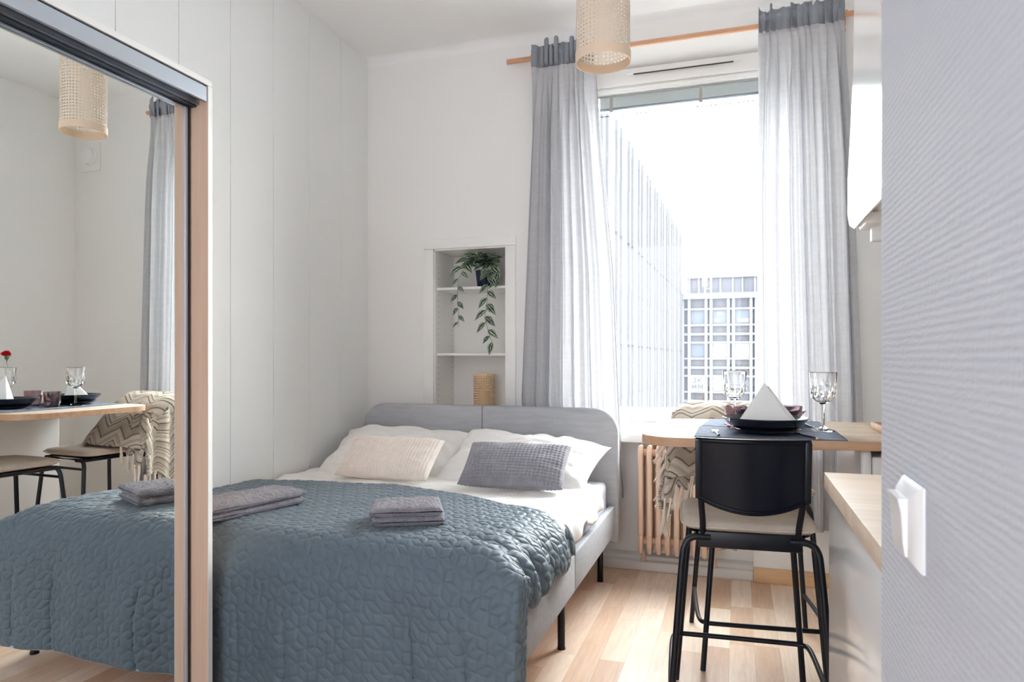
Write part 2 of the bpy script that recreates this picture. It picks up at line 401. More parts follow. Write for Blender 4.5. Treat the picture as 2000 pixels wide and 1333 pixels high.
# soft creases in the white bed linen
def crease(mat, sc, st, dist):
    nt = mat.node_tree; N = nt.nodes; L = nt.links; p = N['Principled BSDF']
    old = p.inputs['Normal'].links[0].from_socket
    t = N.new('ShaderNodeTexCoord'); mp = N.new('ShaderNodeMapping'); mp.inputs['Scale'].default_value = (1, 2.2, 1); mp.inputs['Rotation'].default_value = (0, 0, 0.5); L.new(t.outputs['Object'], mp.inputs[0])
    n = N.new('ShaderNodeTexNoise'); n.inputs['Scale'].default_value = sc; n.inputs['Detail'].default_value = 3; n.inputs['Distortion'].default_value = 1.4; L.new(mp.outputs[0], n.inputs['Vector'])
    try: n.noise_type = 'RIDGED_MULTIFRACTAL'
    except Exception: pass
    b = N.new('ShaderNodeBump'); b.inputs['Strength'].default_value = st; b.inputs['Distance'].default_value = dist
    L.new(n.outputs['Fac'], b.inputs['Height']); L.new(old, b.inputs['Normal']); L.new(b.outputs[0], p.inputs['Normal'])
crease(M['cotton'], 2.6, 0.55, 0.012); crease(M['sheet'], 5.0, 0.8, 0.012)
# ================================================================== THE ROOM
sbox('floor', M['floor'], [(XL-0.1, XR+0.1, -2.4, YW+0.02, -0.1, 0)])
sbox('ceiling', M['ceiling'], [(XL-0.1, XR+0.1, -2.4, YW+0.4, ZC, ZC+0.1)])
# left wall of vertical boards with V grooves
m = MB(); PWD = 0.3145; g0 = YW - 0.0
yy = YW - 0.141*2.262; edges = [YW]
while yy > -2.4: edges.append(yy); yy -= PWD
edges.append(-2.4)
for a, b_ in zip(edges[1:], edges[:-1]): m.box(XL-0.02, XL, a+0.0012, b_-0.0012, 0, ZC, b=0.0015, seg=1)
m.box(XL-0.12, XL-0.004, -2.4, YW, 0, ZC)
struct(m.build('wall_left', M['panel'], None, False))
sbox('wall_right', M['wall'], [(XR, XR+0.1, 0.9, YW+0.1, 0, ZC)])
sbox('wall_hall', M['wallpaper'], [(0.165, XR, -2.3, 0.925, 0, ZC)])
# unseen wall behind the camera, its big opening added to let fill light in
sbox('wall_back', M['wall'], [(XL, -2.15, -2.4, -2.3, 0, ZC), (0.1, 0.165, -2.4, -2.3, 0, ZC), (-2.15, 0.1, -2.4, -2.3, 0, 0.2), (-2.15, 0.1, -2.4, -2.3, 2.95, ZC)])
# window wall: opening for the window, recess for the radiator, recess for the shelves
WX0, WX1, WZ0, WZ1 = -0.93, 0.52, 0.73, 2.93
NX0, NX1, NZ1 = -1.80, -1.315, 1.885
sbox('wall_window', M['wall'], [
    (XL-0.1, NX0, YW, YW+0.42, 0, ZC), (NX0, NX1, YW, YW+0.42, NZ1, ZC), (NX0, NX1, YW, YW+0.42, 0, 0.60), (NX0, NX1, YW+0.36, YW+0.42, 0.60, NZ1),
    (NX1, WX0, YW, YW+0.42, 0, ZC), (WX1, XR+0.1, YW, YW+0.42, 0, ZC), (WX0, WX1, YW, YW+0.42, WZ1+0.06, ZC),
    (WX0, 0.083, YW+0.11, YW+0.42, 0, WZ0-0.01), (0.083, WX1, YW, YW+0.42, 0, WZ0-0.01)])
# splayed soffit over the window
m = MB(); m.faces([(WX0, YW, WZ1+0.06), (WX1, YW, WZ1+0.06), (WX1, YW+0.2, WZ1-0.02), (WX0, YW+0.2, WZ1-0.02), (WX0, YW+0.42, WZ1-0.02), (WX1, YW+0.42, WZ1-0.02), (WX0, YW+0.42, WZ1+0.06), (WX1, YW+0.42, WZ1+0.06)],
    [(0, 1, 2, 3), (3, 2, 5, 4), (4, 5, 7, 6), (6, 7, 1, 0), (0, 3, 4, 6), (1, 7, 5, 2)])
struct(m.build('trim_1', M['wall'], None, False))
# cove between ceiling and window wall
m = MB(); n = 8; rr = 0.05
prof = [(YW, ZC)] + [(YW-rr+rr*math.sin(a), ZC-rr+rr*math.cos(a)) for a in np.linspace(0, PI/2, n)]
for x in (XL, XR): pass
V = [(XL, y, z) for y, z in prof] + [(XR, y, z) for y, z in prof]; k = len(prof)
m.faces(V, [(i, (i+1) % k, k+(i+1) % k, k+i) for i in range(k)])
struct(m.build('trim_2', M['ceiling'], None, True))
# painted plinth under the radiator, wooden baseboard to its right
m = MB(); m.box(WX0, 0.083, YW-0.005, YW+0.115, 0, 0.052, b=0.006); m.box(WX0, 0.083, YW+0.03, YW+0.115, 0.05, 0.075, b=0.006)
struct(m.build('trim_3', M['plinth'], None, True))
m = MB(); m.box(0.083, XR, YW-0.016, YW, 0, 0.078, b=0.004); m.box(0.083, XR, YW-0.022, YW-0.012, 0.0, 0.045, b=0.004)
struct(m.build('baseboard_window', M['base'], None, True))
m = MB(); m.box(XL, WX0, YW-0.014, YW, 0, 0.07, b=0.004); struct(m.build('baseboard_headboard', M['white'], None, True))

# ------------------------------------------------------------------ window
win = struct(bpy.data.objects.new('window_1', None)); COL.objects.link(win); win.location = (-0.2, 4.1, 0.77)
FY0, FY1 = 4.075, 4.20
GX0, GX1, GZ0, GZ1 = -0.80, 0.40, 0.905, 2.78
m = MB()
m.box(WX0, GX0-0.035, FY0, FY1, 0.77, WZ1-0.02, b=0.004); m.box(GX1+0.035, WX1, FY0, FY1, 0.77, WZ1-0.02, b=0.004)
m.box(WX0, WX1, FY0-0.005, FY1, 2.815, WZ1-0.02, b=0.004); m.box(WX0, WX1, FY0-0.008, FY1, 0.77, 0.825, b=0.004)
m.build('window_frame', M['white'], win, True, world=True)
m = MB()
m.box(GX0-0.035, GX0, FY0+0.012, FY1-0.02, 0.825, 2.815, b=0.006); m.box(GX1, GX1+0.035, FY0+0.012, FY1-0.02, 0.825, 2.815, b=0.006)
m.box(GX0, GX1, FY0+0.012, FY1-0.02, 2.78, 2.815, b=0.006); m.box(GX0, GX1, FY0+0.012, FY1-0.02, 0.825, GZ0, b=0.006)
m.box(GX0-0.03, GX1+0.03, FY0+0.004, FY0+0.02, 2.795, 2.803, b=0.002)
m.build('window_sash', M['white'], win, True, world=True)
for nm, y in (('inner_pane', FY0+0.03), ('outer_pane', FY1-0.03)):
    m = MB(); m.faces([(GX0, y, GZ0), (GX1, y, GZ0), (GX1, y, GZ1), (GX0, y, GZ1)], [(0, 1, 2, 3)]); m.build('pane', M['glass'], win, False, world=True)
m = MB(); m.box(WX0-0.03, WX1, 3.868, FY0+0.01, 0.727, 0.772, b=0.006); m.build('window_sill', M['white'], win, True, world=True)
# trickle vent slot on the head of the frame
m = MB(); m.box(-0.62, 0.02, FY0-0.016, FY0-0.004, 2.872, 2.884, b=0.003); v = m.build('vent_cover', M['white'], win, True, world=True)
m = MB(); m.box(-0.58, -0.02, FY0-0.018, FY0-0.010, 2.8665, 2.8715, b=0.001); m.build('vent_slot', M['dark'], win, True, world=True)
# venetian blind pulled up between the panes
bl = thing('venetian_blind', 'pale grey slatted blind pulled up at the top of the window', 'blind', (-0.2, 4.137, 2.70))
m = MB()
for i in range(15):
    z = 2.770 - i*0.0052; m.box(GX0+0.008, GX1-0.008, 4.125, 4.150, z-0.0004, z+0.0004)
m.build('slats', M['slat'], bl, False, world=True)
m = MB(); m.box(GX0+0.006, GX1-0.006, 4.122, 4.152, 2.690, 2.704, b=0.003); m.build('bottom_rail', M['alu'], bl, True, world=True)
m = MB(); m.box(GX0+0.004, GX1-0.004, 4.120, 4.155, 2.7735, 2.782); m.build('head_rail', M['white'], bl, False, world=True)
for x in (-0.72, -0.2, 0.32):
    m = MB(); m.box(x-0.010, x+0.010, 4.119, 4.1215, 2.682, 2.774); m.build('ladder_tape', M['tape'], bl, False, world=True)
m = MB(); m.tube([(GX0+0.01, 4.137, 2.664), (GX1-0.01, 4.137, 2.664)], 0.0028, 6); m.build('pull_cord', M['dark'], bl, True, world=True)

# unseen window frame added in that opening, made up for the fill light
w2 = struct(bpy.data.objects.new('added_fill_window', None)); COL.objects.link(w2); w2.location = (-1, -2.35, 0.35)
m = MB()
for x in (-2.15, -1.05, 0.05): m.box(x, x+0.05, -2.38, -2.32, 0.2, 2.95)
m.box(-2.15, 0.1, -2.38, -2.32, 0.2, 0.25); m.box(-2.15, 0.1, -2.38, -2.32, 2.90, 2.95)
m.build('window_frame', M['white'], w2, False, world=True)

# ------------------------------------------------------------------ curtain rod and curtains
RY = 3.83
rod = thing('curtain_rod', 'long wooden curtain rod mounted above the window', 'curtain rod', (-0.36, RY, 2.94))
m = MB(); m.tube([(-1.285, RY, 2.94), (0.565, RY, 2.94)], 0.0145, 20); m.build('pole', M['rod'], rod, True, world=True)
for x, e in ((-1.125, -1), (0.515, 1)):
    m = MB(); m.tube([(x, YW, 2.90), (x, YW-0.03, 2.90), (x, RY+0.01, 2.925)], [0.02, 0.012, 0.012], 14, smooth=4)
    m.tube([(x-0.012, RY, 2.94), (x+0.012, RY, 2.94)], 0.022, 20); m.build('bracket', M['rod'], rod, True, world=True)

def curtain(name, label, ztop, zbot, xl, xr, seed, nf, ybase=RY, side_hems=True, flare=0.0):
    root = thing(name, label, 'curtain', ((xl(ztop)+xr(ztop))/2, ybase, zbot), 0, 'curtains on the wooden rod')
    NX, NZ = 300, 90
    s = np.linspace(0, 1, NX); zs = np.concatenate([np.linspace(0, 0.06, 16)[:-1], np.linspace(0.06, 1, NZ-15)])
    S, T = np.meshgrid(s, zs)
    Z0 = ztop + (zbot-ztop)*T
    H = ztop-zbot
    dz = T*H                                  # distance below the top edge
    X = xl(Z0) + (xr(Z0)-xl(Z0))*S
    warp = S + 0.045*np.sin(2*PI*(S*2.3+seed*0.37)) + 0.02*np.sin(2*PI*(S*5.1+seed)) + 0.010*np.sin(2.2*T+S*9+seed)
    ph = 2*PI*nf*(warp+0.05*fbm(S*3.1+seed, T*0.7, 2, seed+8))
    f = np.sin(ph)*(0.75+0.45*fbm(S*4+seed, T*0.5, 2, seed+6)) + 0.38*np.sin(2*ph+1.3+seed) + 0.16*np.sin(5.3*ph) ; f = np.sign(f)*np.abs(f)**0.8
    ph2 = 2*PI*(nf*2.1)*warp+seed
    ftop = np.sin(ph2)*0.8 + 0.5*np.sin(ph2*0.47+2)
    wt = sstep(0.05, 0.55, dz)
    amp = 0.017 + 0.014*wt
    Y = ybase + amp*(f*wt + ftop*(1-wt)*1.0)
    X = X + 0.012*np.cos(ph)*wt + 0.014*(1-wt)*np.cos(ph2+0.6)
    # the rod pocket bulges round the pole
    Y = Y - (0.017*np.exp(-((dz-0.045)/0.03)**2))*1.0
    Z = Z0 + (0.014*np.sin(ph2*0.5+1)+0.022*fbm(S*17, S*0+seed, 2, seed)+0.008*np.cos(ph2))*np.exp(-dz/0.045)*1.0
    Y = Y + 0.003*fbm(S*6, T*9, 3, seed+4)
    Y = np.minimum(Y, YW-0.035) ; X = X
    Y = np.where(dz < 0.12, np.minimum(Y, RY-0.0165+0*Y), Y) - 0.030*np.abs(np.sin(ph2*0.5+0.5+0.8*fbm(S*8, T*0, 2, seed)))**1.6*sstep(0.26, 0.08, dz)
    P = np.stack([X, Y, Z], 2)
    UV = np.stack([S, 1-T], 2)
    kh = int(np.searchsorted(zs*H, 0.118))
    mh = MB(); mh.grid(P[:kh+1], UV[:kh+1]); h = mh.build('header_band', M['header'], root, True, world=True, angle=180)
    md = h.modifiers.new('s', 'SOLIDIFY'); md.thickness = 0.0035; md.offset = 1
    mh = MB(); mh.grid(P[kh:], UV[kh:]); c = mh.build('drape', M['curtain'], root, True, world=True, angle=180)
    if side_hems:
        for a, b_ in (((0, 9), (NX-10, NX-1)) if side_hems is True else ((NX-10, NX-1),)):
            Q = P[kh:, a:b_+1].copy(); Q[:, :, 1] -= 0.0025
            mh = MB(); mh.grid(Q); mh.build('side_hem', M['curtain'], root, True, world=True, angle=180)
    Q = P[-4:].copy(); Q[:, :, 1] -= 0.0025
    mh = MB(); mh.grid(Q); mh.build('bottom_hem', M['curtain'], root, True, world=True, angle=180)
    return root
ipl = lambda zs, xs: (lambda z: np.interp(z, zs, xs))
curtain('curtain', 'sheer grey curtain beside the wall shelves, falling behind the headboard', 3.0, 0.42,
        ipl([0.4, 0.95, 1.9, 2.95], [-1.10, -1.205, -1.165, -1.115]), ipl([0.4, 0.95, 1.7, 2.45, 2.95], [-0.605, -0.632, -0.665, -0.735, -0.765]), 1, 4.5)
curtain('curtain', 'sheer grey curtain at the kitchen side of the window, behind the bar table', 3.015, 0.315,
        ipl([0.3, 2.0, 2.95], [0.115, 0.100, 0.118]), ipl([0.3, 1.0, 2.2, 2.95], [0.60, 0.585, 0.545, 0.500]), 5, 4.5, side_hems='outer')

# ------------------------------------------------------------------ built-in shelves
sh = thing('wall_shelf', 'white shelf unit with a square frame built into the wall above the bed', 'shelf', (-1.56, 4.0, 0.62))
m = MB()
m.box(-1.862, NX0+0.007, YW-0.016, YW-0.001, 0.60, 1.876, b=0.003); m.box(NX1-0.007, -1.258, YW-0.016, YW-0.001, 0.60, 1.876, b=0.003)
m.box(-1.862, -1.258, YW-0.017, YW-0.001, 1.877, 1.938, b=0.003)
m.build('frame', M['white'], sh, True, world=True)
m = MB(); m.box(NX0+0.007, NX1-0.007, YW+0.30, YW+0.31, 0.61, 1.875); m.build('back_panel', M['white'], sh, False, world=True)
for x0, x1, xs in ((NX0+0.001, NX0+0.013, NX0+0.013), (NX1-0.013, NX1-0.001, NX1-0.013)):
    m = MB(); m.box(x0, x1, YW, YW+0.31, 0.61, 1.875); sp_ = m.build('side_panel', M['white'], sh, False, world=True)
    m = MB()
    for yq in (YW+0.05, YW+0.26):
        for i in range(32):
            z = 0.72+i*0.035
            if abs(z-1.64) < 0.02 or abs(z-1.23) < 0.02: continue
            m.box(xs-0.0008, xs+0.0008, yq-0.0025, yq+0.0025, z-0.0025, z+0.0025)
    m.build('peg_holes', M['dark'], sh, False, world=True)['kind'] = 'stuff'
m = MB(); m.box(NX0+0.001, NX1-0.001, YW, YW+0.31, 1.868, 1.884); m.build('top_panel', M['white'], sh, False, world=True)
for z in (1.640, 1.231, 0.85):
    m = MB(); m.box(NX0+0.014, NX1-0.014, YW+0.02, YW+0.30, z-0.016, z, b=0.002); m.build('shelf_board', M['white'], sh, True, world=True)

# shelf lamp
def cane_drum(mb, r, z0, z1, n=96):
    P = np.zeros((2, n+1, 3)); UV = np.zeros((2, n+1, 2))
    for i, z in enumerate((z0, z1)):
        for k in range(n+1):
            a = 2*PI*k/n; P[i, k] = (r*math.cos(a), r*math.sin(a), z); UV[i, k] = (k/n, i)
    mb.grid(P, UV)
def ring(mb, r, z0, z1, t=0.004, n=96):
    mb.lathe([(r-t, z0), (r, z0), (r, z1), (r-t, z1), (r-t, z0)], n)
tl = thing('table_lamp', 'small natural cane table lamp on the bottom shelf of the wall unit', 'lamp', (-1.519, 4.07, 0.851))
m = MB(); cane_drum(m, 0.066, 0.012, 0.245); m.build('lamp_shade', M['rattan2'], tl, True)
for za, zb_ in ((0.238, 0.250), (0.0, 0.014)): m = MB(); ring(m, 0.068, za, zb_); m.build('rim', M['rim2'], tl, True)
m = MB(); m.cyl((0, 0), 0.05, 0.0, 0.02, 32, 0.003); m.cyl((0, 0), 0.014, 0.02, 0.08); m.build('base', M['plastic'], tl, True)

# hanging plant
pl = thing('potted_plant', 'trailing plant with green and cream leaves in a navy pot on the top shelf', 'plant', (-1.50, 4.03, 1.641))
m = MB(); m.lathe([(0.0005, 0), (0.043, 0), (0.046, 0.004), (0.058, 0.105), (0.054, 0.106), (0.045, 0.09), (0.0005, 0.09)], 40); m.build('pot', M['pot'], pl, True)
def leaf_geo(mb, base, d, nrm, L, W, curl=0.25):
    d = Vector(d).normalized(); nrm = Vector(nrm); sd_ = d.cross(nrm).normalized(); nrm = sd_.cross(d).normalized(); base = Vector(base)
    K, J = 7, 5; P = np.zeros((K, J, 3)); UV = np.zeros((K, J, 2))
    for i in range(K):
        t = i/(K-1); w = W*math.sin(PI*min(1, t**0.8))*(1-0.25*t)
        if i == K-1: w = 0.0003
        if i == 0: w = W*0.06
        for j in range(J):
            q = (j/(J-1)-0.5)
            p = base + d*(L*t) + sd_*(w*q*1.0) + nrm*(abs(q)*w*0.35 - curl*L*t*t)
            P[i, j] = p; UV[i, j] = (j/(J-1), t)
    mb.grid(P, UV)
fol = MB(); vines = MB(); rnd = random.Random(4)
c0 = Vector((0, 0, 0.10))
paths = [
 [(-0.015, -0.01, 0.10), (-0.07, -0.06, 0.15), (-0.115, -0.13, 0.06), (-0.125, -0.14, -0.07), (-0.118, -0.14, -0.17), (-0.122, -0.14, -0.25)],
 [(0.02, -0.01, 0.10), (0.06, -0.08, 0.13), (0.07, -0.13, 0.02), (0.065, -0.14, -0.13), (0.055, -0.14, -0.20), (0.085, -0.14, -0.31), (0.105, -0.14, -0.355)],
 [(0.0, 0.0, 0.10), (0.05, -0.03, 0.17), (0.11, -0.07, 0.12), (0.135, -0.10, 0.03)],
 [(0.0, 0.0, 0.10), (-0.03, -0.04, 0.19), (-0.09, -0.07, 0.17), (-0.13, -0.08, 0.12)],
 [(0.0, 0.0, 0.10), (0.03, 0.0, 0.18), (0.06, -0.05, 0.17), (0.08, -0.10, 0.08)],
 [(0.0, 0.0, 0.10), (0.01, -0.05, 0.16), (0.02, -0.10, 0.08)],
]
for ip, path in enumerate(paths):
    pts = catmull([Vector(p) for p in path], 8); vines.tube(pts, 0.0014, 6)
    acc = 0; side = 1; long_ = ip < 2
    for i in range(2, len(pts)):
        acc += (pts[i]-pts[i-1]).length
        if acc > (0.036 if long_ else 0.028):
            acc = 0; side *= -1
            tnear = i/len(pts); L = (0.098 if ip == 1 else (0.086 if not long_ else 0.074))*(1-0.30*tnear if long_ else 1)*(0.85+0.3*rnd.random())
            dd = (pts[i]-pts[i-1]).normalized()
            d = Vector((side*(0.75+0.4*rnd.random()), -0.25+0.3*(rnd.random()-0.5), 0)) + dd*0.7 + Vector((0, 0, -0.25+0.2*rnd.random()))
            if pts[i].x+d.normalized().x*L > 0.158: d.x = -abs(d.x)*0.3; d.z -= 0.8
            leaf_geo(fol, pts[i], d, (0.25*(rnd.random()-0.5), -1, 0.6+0.3*rnd.random()), L, L*0.56, 0.15)
            if rnd.random() < 0.35: leaf_geo(fol, pts[i], d+Vector((0, -0.5, 0.3)), (0.3, -1, 0.8), L*0.75, L*0.4, 0.2)
for i in range(44):
    a = rnd.random()*2*PI if i < 26 else -PI/2+rnd.random()*1.9; d = Vector((math.cos(a)*1.0, -0.4-0.5*rnd.random(), 0.15+0.5*(rnd.random()-0.4)))
    b_ = c0+Vector((math.cos(a)*0.05, -0.03-0.05*rnd.random(), 0.02+0.06*rnd.random()))
    if abs(b_.x+d.normalized().x*0.06) > 0.155: d.x *= 0.2
    leaf_geo(fol, b_, d, (0.3*(rnd.random()-0.5), -0.8, 1), 0.070+0.02*rnd.random(), 0.044, 0.25)
fol.build('foliage', M['leaf'], pl, True, angle=180); vines.build('vines', M['stem'], pl, True)

# ------------------------------------------------------------------ pendant lamp
pd = thing('pendant_lamp', 'cylindrical cane pendant lamp hanging from the ceiling near the window', 'lamp', (-0.462, 2.47, 2.27))
m = MB(); cane_drum(m, 0.097, 0.03, 0.39); m.build('lamp_shade', M['rattan'], pd, True)
m = MB(); ring(m, 0.100, 0.0, 0.034, 0.004); m.build('rim', M['rim'], pd, True)
m = MB(); ring(m, 0.100, 0.385, 0.40, 0.004)
for a in (0, PI/3, 2*PI/3): m.tube([(0.095*math.cos(a), 0.095*math.sin(a), 0.392), (-0.095*math.cos(a), -0.095*math.sin(a), 0.392)], 0.002, 6)
m.build('top_rim', M['rim'], pd, True)
m = MB(); m.cyl((0, 0), 0.019, 0.30, 0.395, 24, 0.003); m.build('socket', M['plastic'], pd, True)
m = MB(); m.tube([(0, 0, 0.395), (0, 0, 0.82)], 0.003, 8); m.build('cord', M['plastic'], pd, True)
m = MB(); m.cyl((0, 0), 0.05, 0.81, 0.849, 32, 0.006); m.build('ceiling_rose', M['plastic'], pd, True)

# ------------------------------------------------------------------ wardrobe with sliding mirror doors
wd = thing('wardrobe', 'wardrobe with sliding mirror doors, birch side panel and aluminium track', 'wardrobe', (-1.95, 0.6, 0))
PX0, PY = -1.639, 1.82; YB = -0.45
for y_ in (PY, YB-0.018):
    m = MB(); m.box(XL+0.004, PX0, y_, y_+0.018, 0, 2.088, b=0.0005); m.build('side_panel', M['birch'], wd, False, world=True)
for y in (PY, YB-0.018):
    m = MB(); m.box(PX0, PX0+0.0022, y-0.0002, y+0.0184, 0, 2.088); m.build('edge_band', M['white'], wd, False, world=True)
m = MB(); m.box(XL+0.004, PX0+0.002, YB-0.018, PY+0.0185, 2.089, 2.107, b=0.0005); m.build('top_panel', M['white'], wd, False, world=True)
m = MB(); m.box(XL+0.004, XL+0.01, YB, PY, 0, 2.088); m.build('back_panel', M['white'], wd, False, world=True)
m = MB(); m.box(PX0-0.004, PX0-0.001, YB, PY-0.002, 2.036, 2.083, b=0.0008); m.box(PX0-0.0045, PX0-0.012, YB, PY-0.002, 2.036, 2.0385)
m.box(-1.676, -1.672, YB, PY-0.002, 2.030, 2.083); m.box(-1.682, -1.672, YB, PY-0.002, 2.028, 2.032); m.box(-1.712, -1.709, YB, PY-0.002, 2.02, 2.083)
m.build('top_track', M['alu'], wd, False, world=True)
m = MB(); m.box(-1.715, PX0-0.004, YB, PY-0.002, 2.062, 2.088); m.box(-1.708, -1.683, YB, PY-0.002, 2.022, 2.06); m.box(-1.670, -1.652, YB, PY-0.002, 2.045, 2.06)
m.build('track_channel', M['alud'], wd, False, world=True)
m = MB(); m.box(PX0-0.085, PX0-0.004, YB, PY-0.001, 0.0, 0.012, b=0.001); m.build('bottom_track', M['alu'], wd, False, world=True)
for (y0, y1, xm) in ((0.98, PY-0.0275, -1.706), (YB+0.002, 1.0, -1.672)):
    m = MB(); m.box(xm-0.005, xm, y0, y1, 0.035, 2.016); dr = m.build('mirror_door', M['mirror'], wd, False, world=True); dr['label'] = 'sliding mirror door pane'
    m = MB()
    for ya, yb in ((y1-0.002, y1+0.0085), (y0-0.008, y0+0.002)):
        m.box(xm-0.012, xm+0.004, ya, yb, 0.014, 2.02, b=0.001)
    m.box(xm-0.012, xm+0.003, y0, y1, 0.014, 0.04, b=0.001); m.box(xm-0.012, xm+0.002, y0, y1, 2.012, 2.0195, b=0.001)
    fr = m.build('door_frame', M['alu'], dr, False); fr.data.transform(Matrix.Translation(-wd.location))
    m = MB(); m.box(xm-0.014, xm+0.001, y1+0.009, y1+0.022, 0.014, 2.02); fr = m.build('gap_strip', M['alud'], dr, False); fr.data.transform(Matrix.Translation(-wd.location))  # dark strip coloured in for the dark gap beside the door frame

# ------------------------------------------------------------------ bed
bed = thing('bed', 'double bed with light grey upholstered frame and rounded headboard', 'bed', (-1.42, 2.8, 0))
BX0, BX1, BY0, BY1 = -2.205, -0.628, 1.95, 3.70
HB0, HB1 = 3.70, 3.765
def headboard():
    m = MB(); x0, x1, z0, z1, r = -2.165, -0.612, 0.20, 0.925, 0.13
    out = [(x0, z0), (x1, z0)]
    out += [(x1-r+r*math.sin(a), z1-r+r*math.cos(a)) for a in np.linspace(PI/2, 0, 14)]
    out += [(x0+r-r*math.sin(a), z1-r+r*math.cos(a)) for a in np.linspace(0, PI/2, 14)]
    n = len(out); V = []; rows = []
    cx, cz = (x0+x1)/2, (z0+z1)/2
    def ins(p, d):
        x, z = p
        return (x0+d if x < x0+d else (x1-d if x > x1-d else x), z)
    for y, d in ((HB0, 0.012), (HB0+0.004, 0.004), (HB0+0.012, 0), (HB1-0.012, 0), (HB1-0.004, 0.004), (HB1, 0.012)):
        ring_ = []
        for (x, z) in out:
            dx, dz = cx-x, cz-z; k = d
            ring_.append(m.bm.verts.new((x+k*(1 if dx > 0 else -1)*min(1, abs(dx)), y, z+k*(1 if dz > 0 else -1))))
        rows.append(ring_)
    for a, b_ in zip(rows[:-1], rows[1:]):
        for i in range(n): m.bm.faces.new((a[i], a[(i+1) % n], b_[(i+1) % n], b_[i]))
    m.bm.faces.new(rows[0][::-1]); m.bm.faces.new(rows[-1])
    h = m.build('headboard', M['bedfab'], bed, True, world=True, angle=50)
    m = MB(); m.tube([(-1.393, HB0-0.0008, 0.2), (-1.393, HB0-0.0008, 0.922), (-1.393, HB0+0.02, 0.926)], 0.0016, 6); s_ = m.build('seam', M['dark'], h, True)
    s_.data.transform(Matrix.Translation(-bed.location))
headboard()
def rail(name, x0, x1, y0, y1):
    m = MB(); m.box(x0, x1, y0, y1, 0.245, 0.403, b=0.008, seg=3); return m.build(name, M['bedfab'], bed, True, world=True)
rail('side_rail', BX1-0.035, BX1, BY0+0.0, 2.745); rail('side_rail', BX1-0.035, BX1, 2.7455, HB0-0.001)
rail('side_rail', BX0, BX0+0.035, BY0, HB0-0.001); rail('foot_rail', BX0+0.036, BX1-0.036, BY0, BY0+0.035)
m = MB(); m.box(BX0+0.036, BX1-0.036, BY0+0.036, HB0-0.002, 0.27, 0.30); m.build('slatted_base', M['birch'], bed, False, world=True)
for (x, y) in ((-0.70, 3.66), (-0.69, 2.76), (-0.70, 2.05), (-2.14, 3.66), (-2.14, 2.76), (-2.14, 2.05)):
    m = MB(); m.tube([(x, y, 0), (x, y, 0.25)], 0.0155, 20); m.tube([(x, y, 0.0), (x, y, 0.008)], 0.017, 20); m.build('leg', M['black'], bed, True, world=True)

def rbox_grid(x0, x1, y0, y1, z0, z1, r, n=60, mwr=0.0, seed=0):
    """rounded block as a wrapped grid: sphere-ish superellipsoid mapping"""
    m = MB(); vsx = m.box(x0, x1, y0, y1, z0, z1, b=r, seg=5)
    bmesh.ops.subdivide_edges(m.bm, edges=m.bm.edges[:], cuts=0)
    return m
# mattress with fitted sheet: side skirt wrinkles in real geometry
def mattress():
    x0, x1, y0, y1, z0, z1, r = BX0+0.03, BX1-0.037, BY0+0.04, HB0-0.005, 0.301, 0.532, 0.035
    per = []
    def add(p, q, n):
        for i in range(n): per.append((p[0]+(q[0]-p[0])*i/n, p[1]+(q[1]-p[1])*i/n))
    rc = 0.06
    def arc(cx, cy, a0, a1, n=8):
        for i in range(n): a = a0+(a1-a0)*i/n; per.append((cx+rc*math.cos(a), cy+rc*math.sin(a)))
    add((x0+rc, y0), (x1-rc, y0), 60); arc(x1-rc, y0+rc, -PI/2, 0); add((x1, y0+rc), (x1, y1-rc), 150); arc(x1-rc, y1-rc, 0, PI/2)
    add((x1-rc, y1), (x0+rc, y1), 60); arc(x0+rc, y1-rc, PI/2, PI); add((x0, y1-rc), (x0, y0+rc), 60); arc(x0+rc, y0+rc, PI, 1.5*PI)
    per = np.array(per); N = len(per); c = per.mean(0)
    cx, cy = (x0+x1)/2, (y0+y1)/2
    rows = []
    prof = [(0, z0), (0, z0+0.03), (0, z0+0.07), (0, z0+0.11), (0, z0+0.15), (0, z1-r)] + [(r*(1-math.cos(a)), z1-r+r*math.sin(a)) for a in np.linspace(0.25, PI/2, 6)] + [(0.15, z1+0.002), (0.5, z1+0.004)]
    s_ = np.arange(N)*0.0118
    for ins, z in prof:
        px = np.clip(per[:, 0], x0+ins, x1-ins); py = np.clip(per[:, 1], y0+ins, y1-ins)
        w = 0.007*np.clip((z1-r-z)/0.15+0.15, 0, 1)*(fbm(s_*9+z*14, s_*0+z*9, 3, 2)*1.4) if ins < 0.03 else 0
        dx = np.where(per[:, 0] > x1-rc, 1, 0)
        rows.append(np.stack([px+w*dx, py, np.full(N, z)+ (0.002*fbm(px*9, py*9, 2, 5))], 1))
    m = MB(); P = np.array(rows); m.grid(P, None, True)
    m.bm.faces.new([v for v in m.bm.verts[-N:]] if False else [m.bm.verts[i] for i in []]) if False else None
    m.bm.verts.ensure_lookup_table(); m.bm.faces.new([m.bm.verts[(len(prof)-1)*N+i] for i in range(N)]); m.bm.faces.new([m.bm.verts[i] for i in range(N)][::-1])
    o = m.build('mattress', M['sheet'], None, True, at=((x0+x1)/2, (y0+y1)/2, z0)); tag(o, 'mattress in a pale grey fitted sheet on the grey bed frame', 'mattress')
mattress()

